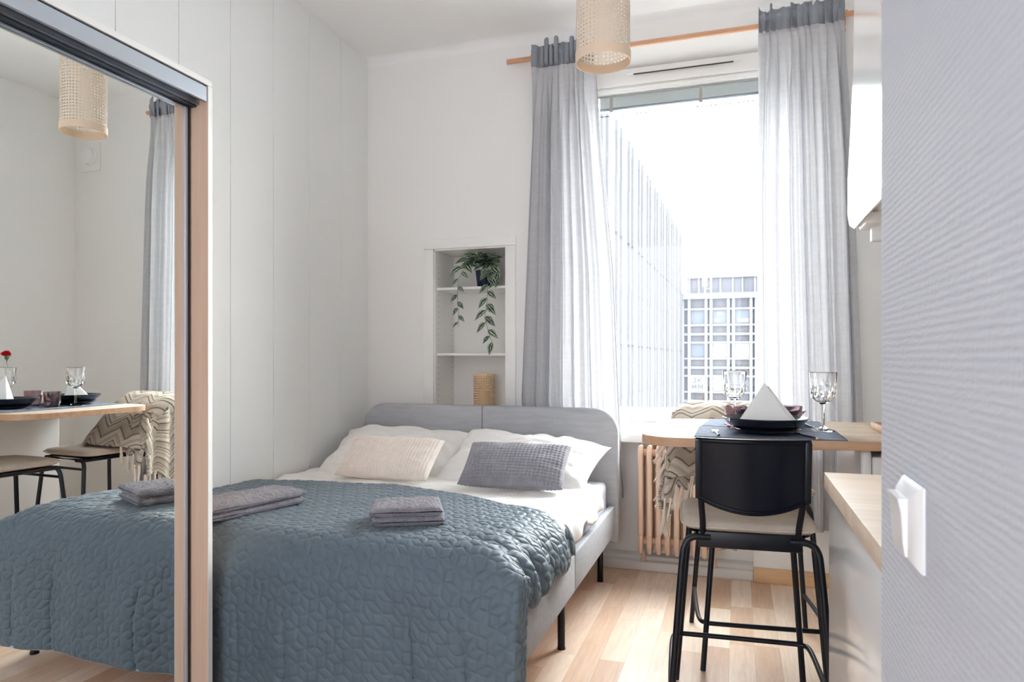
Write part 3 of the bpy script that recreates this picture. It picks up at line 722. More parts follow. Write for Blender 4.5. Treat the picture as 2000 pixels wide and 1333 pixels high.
def drape(xa, xe, head, foot, ztop, side_len, foot_len, res, zfun, rs=0.045, rf=0.09, out=0.0):
    """sheet over the bed. a runs across (wall to room side), b from head edge to foot."""
    W = xe-xa; A = np.arange(0, W+side_len, res); Bmax = 3.0-foot+foot_len
    B = np.arange(0, Bmax, res)
    a, b = np.meshgrid(A, B)
    hd = head(xa+np.minimum(a, W)); y = 3.0-b*1.0
    # rescale b so that b=0 sits on the head edge
    L = hd-foot
    tot = L+foot_len; bb = b/Bmax*tot
    # side profile
    sa = np.clip(a-(W-rs), 0, None); ang = np.clip(sa/rs, 0, PI/2)
    x = np.where(a < W-rs, xa+a, xe-rs+rs*np.sin(ang)); da = np.where(a < W-rs, 0, rs*(1-np.cos(ang))) + np.clip(sa-rs*PI/2, 0, None)
    sb = np.clip(bb-(L-rf), 0, None); angb = np.clip(sb/rf, 0, PI/2)
    yy_ = np.where(bb < L-rf, hd-bb, foot+rf-rf*np.sin(angb)); db = np.where(bb < L-rf, 0, rf*(1-np.cos(angb))) + np.clip(sb-rf*PI/2, 0, None)
    # corner: side overhang turns outward / backward where the sheet hangs at the foot
    t = sstep(-0.02, 0.16, bb-(L-rf))
    over = np.clip(a-(W-rs), 0, None)
    xc = np.where(a < W-rs, x, xe-rs+np.minimum(over, rs)+np.clip(over-rs, 0, None)*0.10); yc = yy_+np.clip(over-rs, 0, None)*0.55
    x = x*(1-t)+xc*t; yy_ = yy_*(1-t)+yc*t; da = da*(1-t)+0.02*np.clip(over-rs, 0, None)*t
    z = ztop-da-db
    z = z+zfun(x, yy_, a, bb)
    return A, B, a, bb, np.stack([x, yy_, z], 2), L, W
# duvet -------------------------------------------------------------
def make_duvet():
    def zf(x, y, a, b):
        top = 1
        w = 0.010*fbm(x*3.5, y*4, 3, 11)+0.005*fbm(x*11, y*16, 3, 12)
        ridge = 0.010*np.exp(-((y-3.02+0.05*np.sin(x*7))/0.03)**2)
        cr = 0.006*np.abs(fbm(x*6+y*7, y*12-x*5, 3, 14))
        return (w+1.3*ridge+2.0*cr)*sstep(2.40, 2.7, y) - 0.035*sstep(2.64, 2.45, y)
    A, B, a, b, P, L, W = drape(-2.235, -0.633, lambda x: 3.32+0*x, 2.06, 0.570, 0.075, 0.03, 0.010, zf, rs=0.10, rf=0.05)
    n = normals(P); 
    s_ = sstep(W-0.1, W, a)
    s_ = s_*sstep(2.45, 2.75, P[:, :, 1]); P[:, :, 0] += s_*0.008*np.sin(b*31+2*np.sin(b*9))-(1-sstep(2.5, 2.75, P[:, :, 1]))*sstep(W-0.1, W, a)*0.02; P[:, :, 2] += s_*0.012*np.sin(b*17+1)
    low = np.clip((P[:, :, 0]+0.72)/0.09, 0, 1)
    m = MB(); m.grid(P); o = m.build('duvet', M['cotton'], None, True, at=(-1.4, 2.7, 0.54), angle=180)
    md = o.modifiers.new('s', 'SOLIDIFY'); md.thickness = 0.012; md.offset = -1 if n[5, 5, 2] > 0 else 1
    tag(o, 'white cotton duvet spread under the quilted bedspread', 'duvet')
make_duvet()
# quilted coverlet -------------------------------------------------
def rhombille(u, v, s):
    ap = s*math.sqrt(3)/2
    # hex centres (pointy top), spacing 2*ap in u, 1.5 s in v
    best = None; out = np.full(u.shape, 1e9); cu = np.zeros(u.shape); cv = np.zeros(u.shape)
    r0 = np.round(v/(1.5*s))
    for dr in (-1, 0, 1):
        r = r0+dr; off = (r % 2)*ap; c = np.round((u-off)/(2*ap))*2*ap+off; d = (u-c)**2+(v-r*1.5*s)**2
        k = d < out; out = np.where(k, d, out); cu = np.where(k, c, cu); cv = np.where(k, r*1.5*s, cv)
    x = u-cu; y = v-cv
    hexd = ap-np.maximum(np.abs(x), np.maximum(np.abs(x*0.5+y*math.sqrt(3)/2), np.abs(x*0.5-y*math.sqrt(3)/2)))
    dist = hexd
    for ang in (PI/2, PI/2+2*PI/3, PI/2+4*PI/3):
        ca, sa_ = math.cos(ang), math.sin(ang); t = np.clip(x*ca+y*sa_, 0, s); dist = np.minimum(dist, np.hypot(x-t*ca, y-t*sa_))
    return dist
def make_coverlet():
    head = lambda x: np.interp(x, [-2.24, -1.95, -1.5, -1.15, -0.9, -0.76, -0.60], [2.80, 2.87, 2.88, 2.80, 2.66, 2.61, 2.66])
    def zf(x, y, a, b):
        w = 0.008*fbm(x*2.3, y*2.6, 3, 21)+0.003*fbm(x*9, y*9, 2, 22)
        return w
    A, B, a, b, P, L, W = drape(-2.235, -0.613, head, 1.925, 0.602, 0.115, 0.45, 0.0052, zf, rs=0.17, rf=0.13)
    x, y, z = P[:, :, 0], P[:, :, 1], P[:, :, 2]
    # folds running towards the open side near the pillow end
    side = sstep(W-0.42, W-0.05, a)*sstep(1.96, 2.1, y)
    fo = np.sin((y+0.55*(x+0.6))*34+2*np.sin(y*9))
    P[:, :, 2] += side*0.008*fo*(0.6+0.4*np.sin(y*7)); P[:, :, 0] += side*0.012*fo*sstep(W-0.06, W, a)
    # one deep fold
    dl = (y-2.58)+0.75*(x+0.62); P[:, :, 2] -= 0.020*np.exp(-(dl/0.030)**2)*sstep(-1.15, -0.85, x)*sstep(1.96, 2.1, y); P[:, :, 2] += 0.016*np.exp(-((dl-0.06)/0.035)**2)*sstep(-1.1, -0.8, x)
    # hanging part: long soft vertical folds
    hang = sstep(0.02, 0.30, 0.602-z)*(y < 2.02)
    P[:, :, 1] -= hang*(0.012*np.sin(x*9+1)+0.006*np.sin(x*23+2)+0.012*fbm(x*3, z*4, 3, 30)+0.02)
    for xc_, dp, wd_ in ((-1.42, 0.010, 0.012), (-0.98, 0.012, 0.010), (-1.62, 0.007, 0.010), (-0.80, 0.010, 0.012)):
        P[:, :, 1] += dp*np.exp(-((x-xc_-0.03*np.sin(z*7))/wd_)**2)*hang*sstep(0.10, 0.30, 0.602-z)
    n = normals(P); sgn = 1 if n[10, 100, 2] > 0 else -1; n = n*sgn
    d = rhombille(a+0.02*fbm(a*3, b*3, 2, 40)*0.5, b+0.01, 0.037)
    puff = np.minimum(d, 0.011)/0.011; puff = np.sqrt(np.clip(1-(1-puff)**2, 0, 1))
    cr = 0.0012*fbm(a*60, b*60, 2, 41)
    edge = np.minimum(np.minimum(b, (L+0.45)-b), W+0.115-a); ef = sstep(0.0, 0.02, edge)
    P = P+n*((0.0078*puff+cr)*ef)[:, :, None]
    m = MB(); m.grid(P[:, :]); o = m.build('bedspread', M['coverlet'], None, True, at=(-1.4, 2.45, 0.3), angle=180)
    md = o.modifiers.new('s', 'SOLIDIFY'); md.thickness = 0.005; md.offset = -sgn if True else 0
    tag(o, 'blue-grey bedspread quilted in diamonds, covering the foot of the bed', 'bedspread')
    # binding along the foot hem
    Q = P[-1, :-2]; m = MB(); m.tube([tuple(q) for q in Q[::6]], 0.0045, 8); h = m.build('hem_binding', M['hemw'], o, True); h.data.transform(Matrix.Translation(-o.location))
    return P, a, b
CP, CA, CB = make_coverlet()
def cover_z(x, y):
    d = (CP[:, :, 0]-x)**2+(CP[:, :, 1]-y)**2; i = np.argmin(d); return float(CP[:, :, 2].ravel()[i])

# pillows ------------------------------------------------------------
def pillow_pts(w, h, t, n=44, ear=0.10, seed=0, wr=0.006, flat=2.3):
    u = np.linspace(-1, 1, n); U, V = np.meshgrid(u, u)
    pin = 1-ear*(1-np.abs(V)**2.5)*0 
    X = U*(1-ear*(1-V**2)*0.0-0.06*(1-np.abs(V)**3)*np.abs(U)**3*-0.0); 
    X = U*w/2*(1-ear*(1-np.abs(V)**2)*np.abs(U)**4*0.6*-1*-1); Y = V*h/2*(1-ear*(1-np.abs(U)**2)*np.abs(V)**4*0.6)
    T = t/2*np.clip((1-np.abs(U)**flat), 0, 1)**0.55*np.clip((1-np.abs(V)**flat), 0, 1)**0.55
    return U, V, X, Y, T
def make_pillow(name, label, cat, w, h, t, mat, loc, rot, group=None, seed=0, wr=0.006, ear=0.10, n=50, tex=None, sag=0.0, flat=2.3):
    U, V, X, Y, T = pillow_pts(w, h, t, n, ear, seed, wr, flat)
    e = np.clip(1-np.maximum(np.abs(U), np.abs(V)), 0, 1); fade = sstep(0, 0.2, e)
    radial = wr*0.9*np.sin(np.arctan2(V, U)*9+3*fbm(U*2, V*2, 2, seed))*np.clip(1-e*1.6, 0, 1)*sstep(0, 0.1, e)
    wr_ = wr*fbm(U*2.4+seed, V*2.4, 4, seed)*fade*1.6+radial
    top = T+wr_; bot = -T+wr*0.5*fbm(U*2, V*2, 3, seed+3)*fade
    if tex is not None: top = top+tex(X, Y)*sstep(0, 0.06, e); bot = bot-tex(X, Y)*sstep(0, 0.06, e)
    Zs = -sag*(U**2+V**2)
    m = MB(); m.grid(np.stack([X, Y, top+Zs], 2)); m.grid(np.stack([X, Y, bot+Zs], 2)[:, ::-1])
    bmesh.ops.remove_doubles(m.bm, verts=m.bm.verts, dist=0.0004)
    o = m.build(name, mat, None, True, angle=180); o.location = loc; o.rotation_euler = rot
    return tag(o, label, cat, group)
R = math.radians
make_pillow('pillow', 'large white pillow against the left half of the headboard', 'pillow', 0.84, 0.50, 0.25, M['cotton'], (-1.795, 3.43, 0.648), (R(26), R(1), R(3)), 'white bed pillows', 1, 0.014, 0.22, n=90)
make_pillow('pillow', 'large white pillow against the right half of the headboard, corner sticking out', 'pillow', 0.84, 0.50, 0.25, M['cotton'], (-1.065, 3.40, 0.645), (R(25), R(3), R(-3)), 'white bed pillows', 2, 0.016, 0.22, n=90)
def waffle(px, py, amp):
    return lambda X, Y: amp*(np.abs(np.sin(X*PI/px))**0.7*0.7+np.abs(np.sin(Y*PI/py))**0.7*0.3)
make_pillow('cushion', 'cream waffle-knit cushion on the wall side of the bed', 'cushion', 0.51, 0.27, 0.10, M['cream'], (-1.655, 3.085, 0.700), (R(38), R(0), R(-1)), 'small cushions on the bed', 3, 0.003, 0.05, n=230, tex=waffle(0.0165, 0.0105, 0.0065), flat=3)
make_pillow('cushion', 'grey plush waffle cushion on the window side of the bed', 'cushion', 0.50, 0.27, 0.10, M['mauve'], (-0.990, 3.065, 0.698), (R(38), R(0), R(2)), 'small cushions on the bed', 4, 0.003, 0.05, n=230, tex=waffle(0.0185, 0.0165, 0.0075), flat=3)

# towels --------------------------------------------------------------
def towel(label, c, rz, w, l, layers, lt, seed, tiltx=0.0):
    m = MB(); rnd = random.Random(seed); z = 0
    for i in range(layers):
        n1, n2 = 110, 120
        ww = w*(1-0.03*rnd.random()); ll = l*(1-0.02*rnd.random()); ox = 0.006*(rnd.random()-0.5)*2; oy = 0.006*(rnd.random()-0.5)*2
        u = np.linspace(-1, 1, n1); v = np.linspace(-1, 1, n2); U, V = np.meshgrid(u, v)
        ed = np.clip(1-np.abs(U)**9, 0, 1)**0.5*np.clip(1-np.abs(V)**9, 0, 1)**0.5
        X = U*ww/2*(1+0.03*fbm(V*3+i, U*0, 2, seed))+ox; Y = V*ll/2*(1+0.025*fbm(U*3+i, V*0, 2, seed+2))+oy
        dn = 0.0042*fbm(X*110, Y*110, 2, seed+i)+0.004*fbm(X*14, Y*14, 2, seed+i+5)
        up = lt/2*ed+dn*sstep(0, 0.15, ed)+(0.004*fbm(X*7, Y*7, 2, seed+9)); dnw = -lt/2*ed-dn*0.4
        zc = z+lt/2
        wob = 0.004*fbm(V*6, U*0, 2, seed+i)*np.abs(U)**8
        m.grid(np.stack([X+wob, Y, zc+up], 2)); m.grid(np.stack([X+wob, Y, zc+np.minimum(dnw, 0)], 2)[:, ::-1])
        z += lt*0.90
    bmesh.ops.remove_doubles(m.bm, verts=m.bm.verts, dist=0.0003)
    o = m.build('towel', M['terry'], None, True, angle=180); o.location = c; o.rotation_euler = (tiltx, 0, rz)
    tag(o, label, 'towel', 'folded towels on the bed')
towel('grey towel folded in a small square on the middle of the bedspread', (-1.125, 2.235, 0.612), R(26), 0.255, 0.205, 2, 0.038, 5)
towel('grey folded towel lying by the wardrobe at the wall side of the bed', (-1.80, 2.20, 0.612), R(-15), 0.20, 0.43, 2, 0.034, 8)

# ------------------------------------------------------------------ radiator
rad = thing('radiator', 'beige cast-iron column radiator under the window', 'radiator', (-0.31, 3.87, 0))
for i in range(9):
    x = -0.506+i*0.0485; m = MB()
    for y in (3.815, 3.865, 3.915):
        m.tube([(x, y, 0.16), (x, y, 0.70)], 0.0150, 12)
    prof = [(3.80, 0.19), (3.80, 0.69), (3.812, 0.715), (3.865, 0.722), (3.918, 0.715), (3.93, 0.69), (3.93, 0.64), (3.80, 0.64)]
    for (z0, z1, zz) in ((0.62, 0.715, 1), (0.13, 0.23, -1)):
        for s_ in (0,):
            pts = [(3.795, z0), (3.795, z1-0.03 if zz > 0 else z0+0.04), (3.815, z1), (3.915, z1), (3.935, z1-0.03 if zz > 0 else z0+0.04), (3.935, z0)] if zz > 0 else [(3.795, z1), (3.795, z0+0.03), (3.815, z0), (3.915, z0), (3.935, z0+0.03), (3.935, z1)]
            hw = 0.0115; V = [(x-hw, y, z) for y, z in pts]+[(x+hw, y, z) for y, z in pts]+[(x, pts[k][0]+(-0.006 if pts[k][0] < 3.86 else 0.006), pts[k][1]+(0.006*zz if k in (2, 3) else 0)) for k in range(6)]
            F = [tuple(range(6)), tuple(range(11, 5, -1))]
            for k in range(6):
                q = (k+1) % 6; F += [(k, q, 12+q, 12+k), (6+q, 6+k, 12+k, 12+q)]
            m.faces(V, F)
    m.build('section', M['radiator'], rad, True, world=True)
m = MB(); m.tube([(-0.51, 3.865, 0.675), (-0.115, 3.865, 0.675)], 0.021, 16); m.build('header_pipe', M['radiator'], rad, True, world=True)
m = MB(); m.tube([(-0.51, 3.865, 0.185), (-0.085, 3.865, 0.185)], 0.021, 16); m.build('header_pipe', M['radiator'], rad, True, world=True)
for x in (-0.506, -0.118):
    m = MB(); m.lathe([(0.0005, 0.054), (0.018, 0.054), (0.012, 0.075), (0.010, 0.10), (0.013, 0.16), (0.0005, 0.16)], 16, (x, 3.935, 0)); m.build('foot', M['radiator'], rad, True, world=True)
m = MB()
m.tube([(-0.085, 3.865, 0.185), (-0.06, 3.865, 0.185)], 0.016, 6); m.tube([(-0.06, 3.865, 0.185), (-0.01, 3.865, 0.185)], 0.010, 16); m.tube([(-0.045, 3.865, 0.185), (-0.045, 3.865, 0.218)], 0.009, 16); m.tube([(-0.045, 3.865, 0.208), (-0.045, 3.865, 0.226)], 0.014, 6)
m.tube([(-0.02, 3.865, 0.185), (0.0, 3.865, 0.185)], 0.016, 6); m.build('valve', M['nickel'], rad, True, world=True)
m = MB(); m.tube([(0.0, 3.865, 0.185), (0.05, 3.865, 0.182), (0.082, 3.90, 0.18), (0.083, 3.96, 0.18)], 0.010, 14, smooth=5); m.build('supply_pipe', M['white'], rad, True, world=True)

# ------------------------------------------------------------------ bar table
TZ = 0.94
tb = thing('bar_table', 'pale wooden bar table with rounded corners in front of the window', 'table', (0.4, 2.7, 0))
def table_top():
    fl = lambda x: 2.322+0.15*(x+0.0); bl = lambda x: 3.062+0.06*x
    pts = []
    x0 = -0.315
    def corner(px, py, r, a0, a1, n=12):
        return [(px+r*math.cos(a), py+r*math.sin(a)) for a in np.linspace(a0, a1, n)]
    r1, r2 = 0.13, 0.13
    pts += corner(x0+r2, bl(x0)-r2, r2, PI/2, PI); pts += corner(x0+r1+0.0, fl(x0+r1)+r1+0.0, r1, PI, 1.5*PI+0.12)
    pts += [(XR-0.002, fl(XR)), (XR-0.002, bl(XR))]
    n = len(pts); m = MB(); rings = []
    cx, cy = 0.4, 2.7
    for z, d in ((TZ-0.030, 0.002), (TZ-0.028, 0), (TZ-0.002, 0), (TZ, 0.002)):
        rings.append([m.bm.verts.new((x+d*(1 if x < cx else 0), y+d*(1 if y < cy else -1), z)) for x, y in pts])
    for a, b_ in zip(rings[:-1], rings[1:]):
        for i in range(n): m.bm.faces.new((a[i], a[(i+1) % n], b_[(i+1) % n], b_[i]))
    ft = m.bm.faces.new(rings[-1]); m.bm.faces.new(rings[0][::-1])
    o = m.build('tabletop', M['topedge'], tb, True, world=True, angle=35)
    o.data.materials.append(M['top'])
    for f in o.data.polygons:
        if abs(f.normal.z) > 0.95 and len(f.vertices) > 6: f.material_index = 1
table_top()
m = MB(); m.box(1.28, XR-0.003, 2.60, 3.0, 0.86, 0.9095, b=0.004); m.build('wall_bracket', M['white'], tb, True, world=True)
# fridge under the far end of the table
fr_ = thing('fridge', 'small white fridge under the bar table beside the counter', 'fridge', (0.64, 2.74, 0))
m = MB(); m.box(0.41, 0.90, 2.44, 3.02, 0.03, 0.885, b=0.008, seg=4); m.build('body', M['white'], fr_, True, world=True)
m = MB(); m.box(0.377, 0.408, 2.44, 3.02, 0.05, 0.906, b=0.012, seg=5); m.build('door', M['gloss'], fr_, True, world=True)
m = MB()
for x in (0.44, 0.86):
    for y in (2.48, 2.98): m = MB(); m.cyl((x, y), 0.018, 0.0, 0.032, 16); m.build('foot', M['dark'], fr_, True, world=True)

# placemats
def placemat(label, pts, z0, seed):
    m = MB(); n = 40; u = np.linspace(0, 1, n); U, V = np.meshgrid(u, u); p = [np.array(q) for q in pts]
    P = (1-U)[:, :, None]*(1-V)[:, :, None]*p[0]+U[:, :, None]*(1-V)[:, :, None]*p[1]+U[:, :, None]*V[:, :, None]*p[2]+(1-U)[:, :, None]*V[:, :, None]*p[3]
    Z = z0+0.0008*np.abs(fbm(U*5, V*5, 2, seed))
    G = np.concatenate([P, Z[:, :, None]], 2); m.grid(G)
    c = sum(p)/4; o = m.build('placemat', M['mat_'], None, True, at=(c[0], c[1], z0), angle=180)
    md = o.modifiers.new('s', 'SOLIDIFY'); md.thickness = 0.0022; md.offset = 1
    tag(o, label, 'placemat', 'blue woven placemats')
placemat('blue woven placemat at the front edge of the bar table', [(-0.135, 2.335), (0.330, 2.372), (0.330, 2.705), (-0.135, 2.69)], TZ+0.0005, 1)
placemat('blue woven placemat on the window side of the bar table', [(-0.13, 2.712), (0.318, 2.722), (0.312, 3.045), (-0.105, 3.02)], TZ+0.0005, 2)

# dishes
def plate_set(kind, loc, label1, label2):
    out = []
    z = loc[2]
    m = MB(); m.lathe([(0.0005, 0), (0.075, 0), (0.078, 0.003), (0.112, 0.014), (0.1135, 0.0165), (0.111, 0.0175), (0.076, 0.0065), (0.0005, 0.006)], 72)
    o = m.build('side_plate', M['plate'], None, True); o.location = loc; tag(o, label1, 'plate', 'black plates under the deep plates')
    m = MB(); m.lathe([(0.0005, 0), (0.070, 0), (0.074, 0.002), (0.110, 0.014), (0.132, 0.036), (0.1395, 0.046), (0.1375, 0.0475), (0.129, 0.039), (0.108, 0.018), (0.072, 0.0065), (0.0005, 0.006)], 72)
    o = m.build('deep_plate', M['plate'], None, True); o.location = (loc[0], loc[1], z+0.0075); tag(o, label2, 'plate', 'black deep plates with napkins')
plate_set(0, (0.090, 2.50, TZ+0.0045), 'black side plate under the deep plate nearest the front stool', 'black deep plate with folded napkin, nearest the front stool')
plate_set(0, (0.115, 2.885, TZ+0.0045), 'black side plate under the deep plate on the window side', 'black deep plate with folded napkin on the window side of the table')
def napkin(label, c, rz, hgt=0.125, w=0.19):
    m = MB(); x0, y0, z0 = 0, 0, 0
    n = 14
    A = np.array([0.0, 0.01, hgt]); L_ = np.array([-w/2, -0.045, 0.006]); Rr = np.array([w/2, -0.045, 0.006]); Bk = np.array([0.035, 0.075, 0.004])
    def tri(p, q, r, bulge, off=0.0):
        P = np.zeros((n, n, 3))
        nn = np.cross(q-p, r-p); nn = nn/np.linalg.norm(nn)
        for i in range(n):
            t = i/(n-1)
            for j in range(n):
                s_ = j/(n-1); b_ = bulge*math.sin(PI*s_)*math.sin(PI*min(1, t*1.0)*0.5)
                P[i, j] = p+(q-p)*t*(1-s_)+(r-p)*t*s_+nn*(b_+off)
        m.grid(P)
    tri(A, L_, Rr, 0.010); tri(A, Rr, Bk, 0.004); tri(A, Bk, L_, 0.006)
    tri(A+np.array([0.001, 0.003, -0.002]), L_+np.array([0.004, 0.006, 0.0]), Rr+np.array([0.012, 0.008, 0.0]), 0.008)
    tri(A+np.array([0.0015, 0.004, 0.0]), Rr+np.array([0.014, 0.010, 0]), Bk+np.array([0.004, 0.004, 0]), 0.004)
    o = m.build('napkin', M['napkin'], None, True, angle=60); o.location = c; o.rotation_euler = (0, 0, rz)
    md = o.modifiers.new('s', 'SOLIDIFY'); md.thickness = 0.0012
    tag(o, label, 'napkin', 'white napkins folded to a point')
napkin('white napkin folded to a point on the plate nearest the front stool', (0.088, 2.485, TZ+0.036), R(3), 0.139, 0.182)
napkin('white napkin folded to a point on the window-side plate', (0.115, 2.885, TZ+0.036), R(185), 0.115, 0.17)

def goblet(loc, label):
    m = MB()
    outer = [(0.0005, 0.0), (0.036, 0.0), (0.0395, 0.0015), (0.038, 0.004), (0.020, 0.009), (0.007, 0.016), (0.0048, 0.03), (0.0045, 0.075), (0.0065, 0.092), (0.014, 0.100), (0.028, 0.108), (0.038, 0.120), (0.0415, 0.138), (0.043, 0.165), (0.0455, 0.205), (0.0450, 0.2075)]
    inner = [(0.0435, 0.206), (0.0405, 0.165), (0.0385, 0.138), (0.034, 0.121), (0.022, 0.110), (0.0005, 0.106)]
    cut = lambda z: 0.045 if 0.108 < z < 0.19 else 0
    m.lathe(outer, 96, facet=cut); m.lathe([outer[-1]]+inner, 96)
    # rows of raised diamond cuts
    for k in range(12):
        a = 2*PI*k/12
        for z, s_ in ((0.150, 0.010), (0.128, 0.008)):
            aa = a+(PI/12 if z < 0.14 else 0); r = 0.0425 if z > 0.14 else 0.0405
            c = Vector((r*math.cos(aa), r*math.sin(aa), z)); t = Vector((-math.sin(aa), math.cos(aa), 0)); nn = Vector((math.cos(aa), math.sin(aa), 0))
            vs_ = [c+t*s_*0.8, c+Vector((0, 0, s_*1.4)), c-t*s_*0.8, c-Vector((0, 0, s_*1.4)), c+nn*0.003]
            m.faces([tuple(q) for q in vs_], [(0, 1, 4), (1, 2, 4), (2, 3, 4), (3, 0, 4), (3, 2, 1, 0)])
    bmesh.ops.remove_doubles(m.bm, verts=m.bm.verts, dist=0.0001)
    o = m.build('wine_glass', M['crystal'], None, True, angle=25); o.location = loc
    tag(o, label, 'glass', 'cut crystal wine glasses')
goblet((0.287, 2.640, TZ+0.0032), 'cut crystal wine glass on the front placemat, right of the plate')
goblet((-0.010, 2.800, TZ+0.0032), 'cut crystal wine glass on the window-side placemat, left of the napkin')
def cup(loc, label):
    m = MB(); m.lathe([(0.0005, 0), (0.026, 0), (0.032, 0.004), (0.038, 0.03), (0.0405, 0.068), (0.041, 0.082), (0.0385, 0.0825), (0.0375, 0.068), (0.034, 0.03), (0.028, 0.010), (0.0005, 0.008)], 48, facet=lambda z: 0.005 if 0.01 < z < 0.07 else 0)
    o = m.build('tumbler', M['cup'], None, True, angle=60); o.location = loc; tag(o, label, 'glass', 'mauve glass tumblers')
cup((-0.005, 2.672, TZ+0.0032), 'mauve glass tumbler left of the front napkin'); cup((0.185, 2.710, TZ+0.0032), 'mauve glass tumbler right behind the front napkin')
# cutlery
def fork(loc, rz, label):
    m = MB(); m.tube([(0, -0.10, 0.003), (0, -0.02, 0.003), (0, 0.015, 0.006), (0, 0.03, 0.004)], [0.005, 0.003, 0.0025, 0.004], 8, smooth=5)
    m.box(-0.011, 0.011, 0.03, 0.048, 0.0018, 0.0042, b=0.001)
    for k in range(4): m.tube([(-0.0093+k*0.0062, 0.047, 0.003), (-0.0093+k*0.0062, 0.07, 0.0045), (-0.0093+k*0.0062, 0.088, 0.004)], [0.0017, 0.0015, 0.0007], 6, smooth=4)
    for v in m.bm.verts: v.co.z = max(v.co.z, 0.0001)
    o = m.build('fork', M['chrome'], None, True); o.location = loc; o.rotation_euler = (0, 0, rz); tag(o, label, 'fork', 'forks on the bar table')
fork((-0.068, 2.455, TZ+0.0032), R(6), 'small silver fork left of the front plate'); fork((0.262, 2.745, TZ+0.0032), R(-172), 'small silver fork at the right of the window-side plate')
m = MB(); m.tube([(0, -0.08, 0.0035), (0, 0.0, 0.003), (0, 0.05, 0.004)], [0.0055, 0.003, 0.003], 8, smooth=5)
P = np.zeros((10, 20, 3))
for i in range(10):
    for k in range(20):
        q = i/9; a = 2*PI*k/20; P[i, k] = (0.013*q*math.cos(a), 0.068+0.02*q*math.sin(a), 0.0015+0.004*q*q)
m.grid(P, None, True)
for v in m.bm.verts: v.co.z = max(v.co.z, 0.0001)
o = m.build('spoon', M['chrome'], None, True); o.location = (0.212, 2.43, TZ+0.0032); o.rotation_euler = (0, 0, R(20)); tag(o, 'small silver spoon right of the front plate', 'spoon')
# wooden tray
ty = thing('tray', 'shallow pale wooden tray at the kitchen end of the bar table', 'tray', (0.64, 2.68, TZ+0.0005))
m = MB(); m.box(0.472, 0.80, 2.55, 2.82, TZ+0.0005, TZ+0.0065); m.build('base', M['top'], ty, False, world=True)
m = MB(); m.box(0.468, 0.478, 2.545, 2.825, TZ+0.0005, TZ+0.026, b=0.001); m.box(0.796, 0.806, 2.545, 2.825, TZ+0.0005, TZ+0.026, b=0.001)
m.box(0.478, 0.796, 2.545, 2.555, TZ+0.0005, TZ+0.026, b=0.001); m.box(0.478, 0.796, 2.815, 2.825, TZ+0.0005, TZ+0.026, b=0.001); m.build('rim', M['topedge'], ty, True, world=True)
# vase with a red carnation (seen in the mirror)
vz = thing('flower_vase', 'glass vase with one red carnation, visible in the wardrobe mirror', 'vase', (0.62, 2.88, TZ+0.001))
m = MB(); m.lathe([(0.0005, 0), (0.028, 0), (0.030, 0.003), (0.026, 0.05), (0.020, 0.10), (0.024, 0.14), (0.022, 0.14), (0.018, 0.10), (0.023, 0.05), (0.026, 0.010), (0.0005, 0.009)], 40); m.build('vase_body', M['crystal'], vz, True)
m = MB(); m.tube([(0.01, 0.0, 0.012), (-0.005, 0, 0.10), (-0.008, 0, 0.20), (0.004, 0, 0.27)], 0.0018, 8, smooth=6); st = m.build('stem', M['stem'], vz, True)
m = MB(); rnd = random.Random(9)
for k in range(34):
    a = rnd.random()*2*PI; e = rnd.random()*1.3-0.1; d = Vector((math.cos(a)*math.cos(e), math.sin(a)*math.cos(e), math.sin(e)*0.8+0.2))
    leaf_geo(m, (0.004, 0, 0.272), d, (rnd.random()-0.5, rnd.random()-0.5, 1), 0.034, 0.036, -0.2)
m.build('petals', M['petal'], vz, True, angle=180)
m = MB(); m.lathe([(0.0005, 0.248), (0.007, 0.252), (0.009, 0.266), (0.010, 0.276), (0.0005, 0.276)], 16, (0.003, 0, 0)); leaf_geo(m, (0, 0, 0.235), (-0.4, 0, 0.9), (0, -1, 0.2), 0.045, 0.015); m.build('sepal', M['sepal'], vz, True)

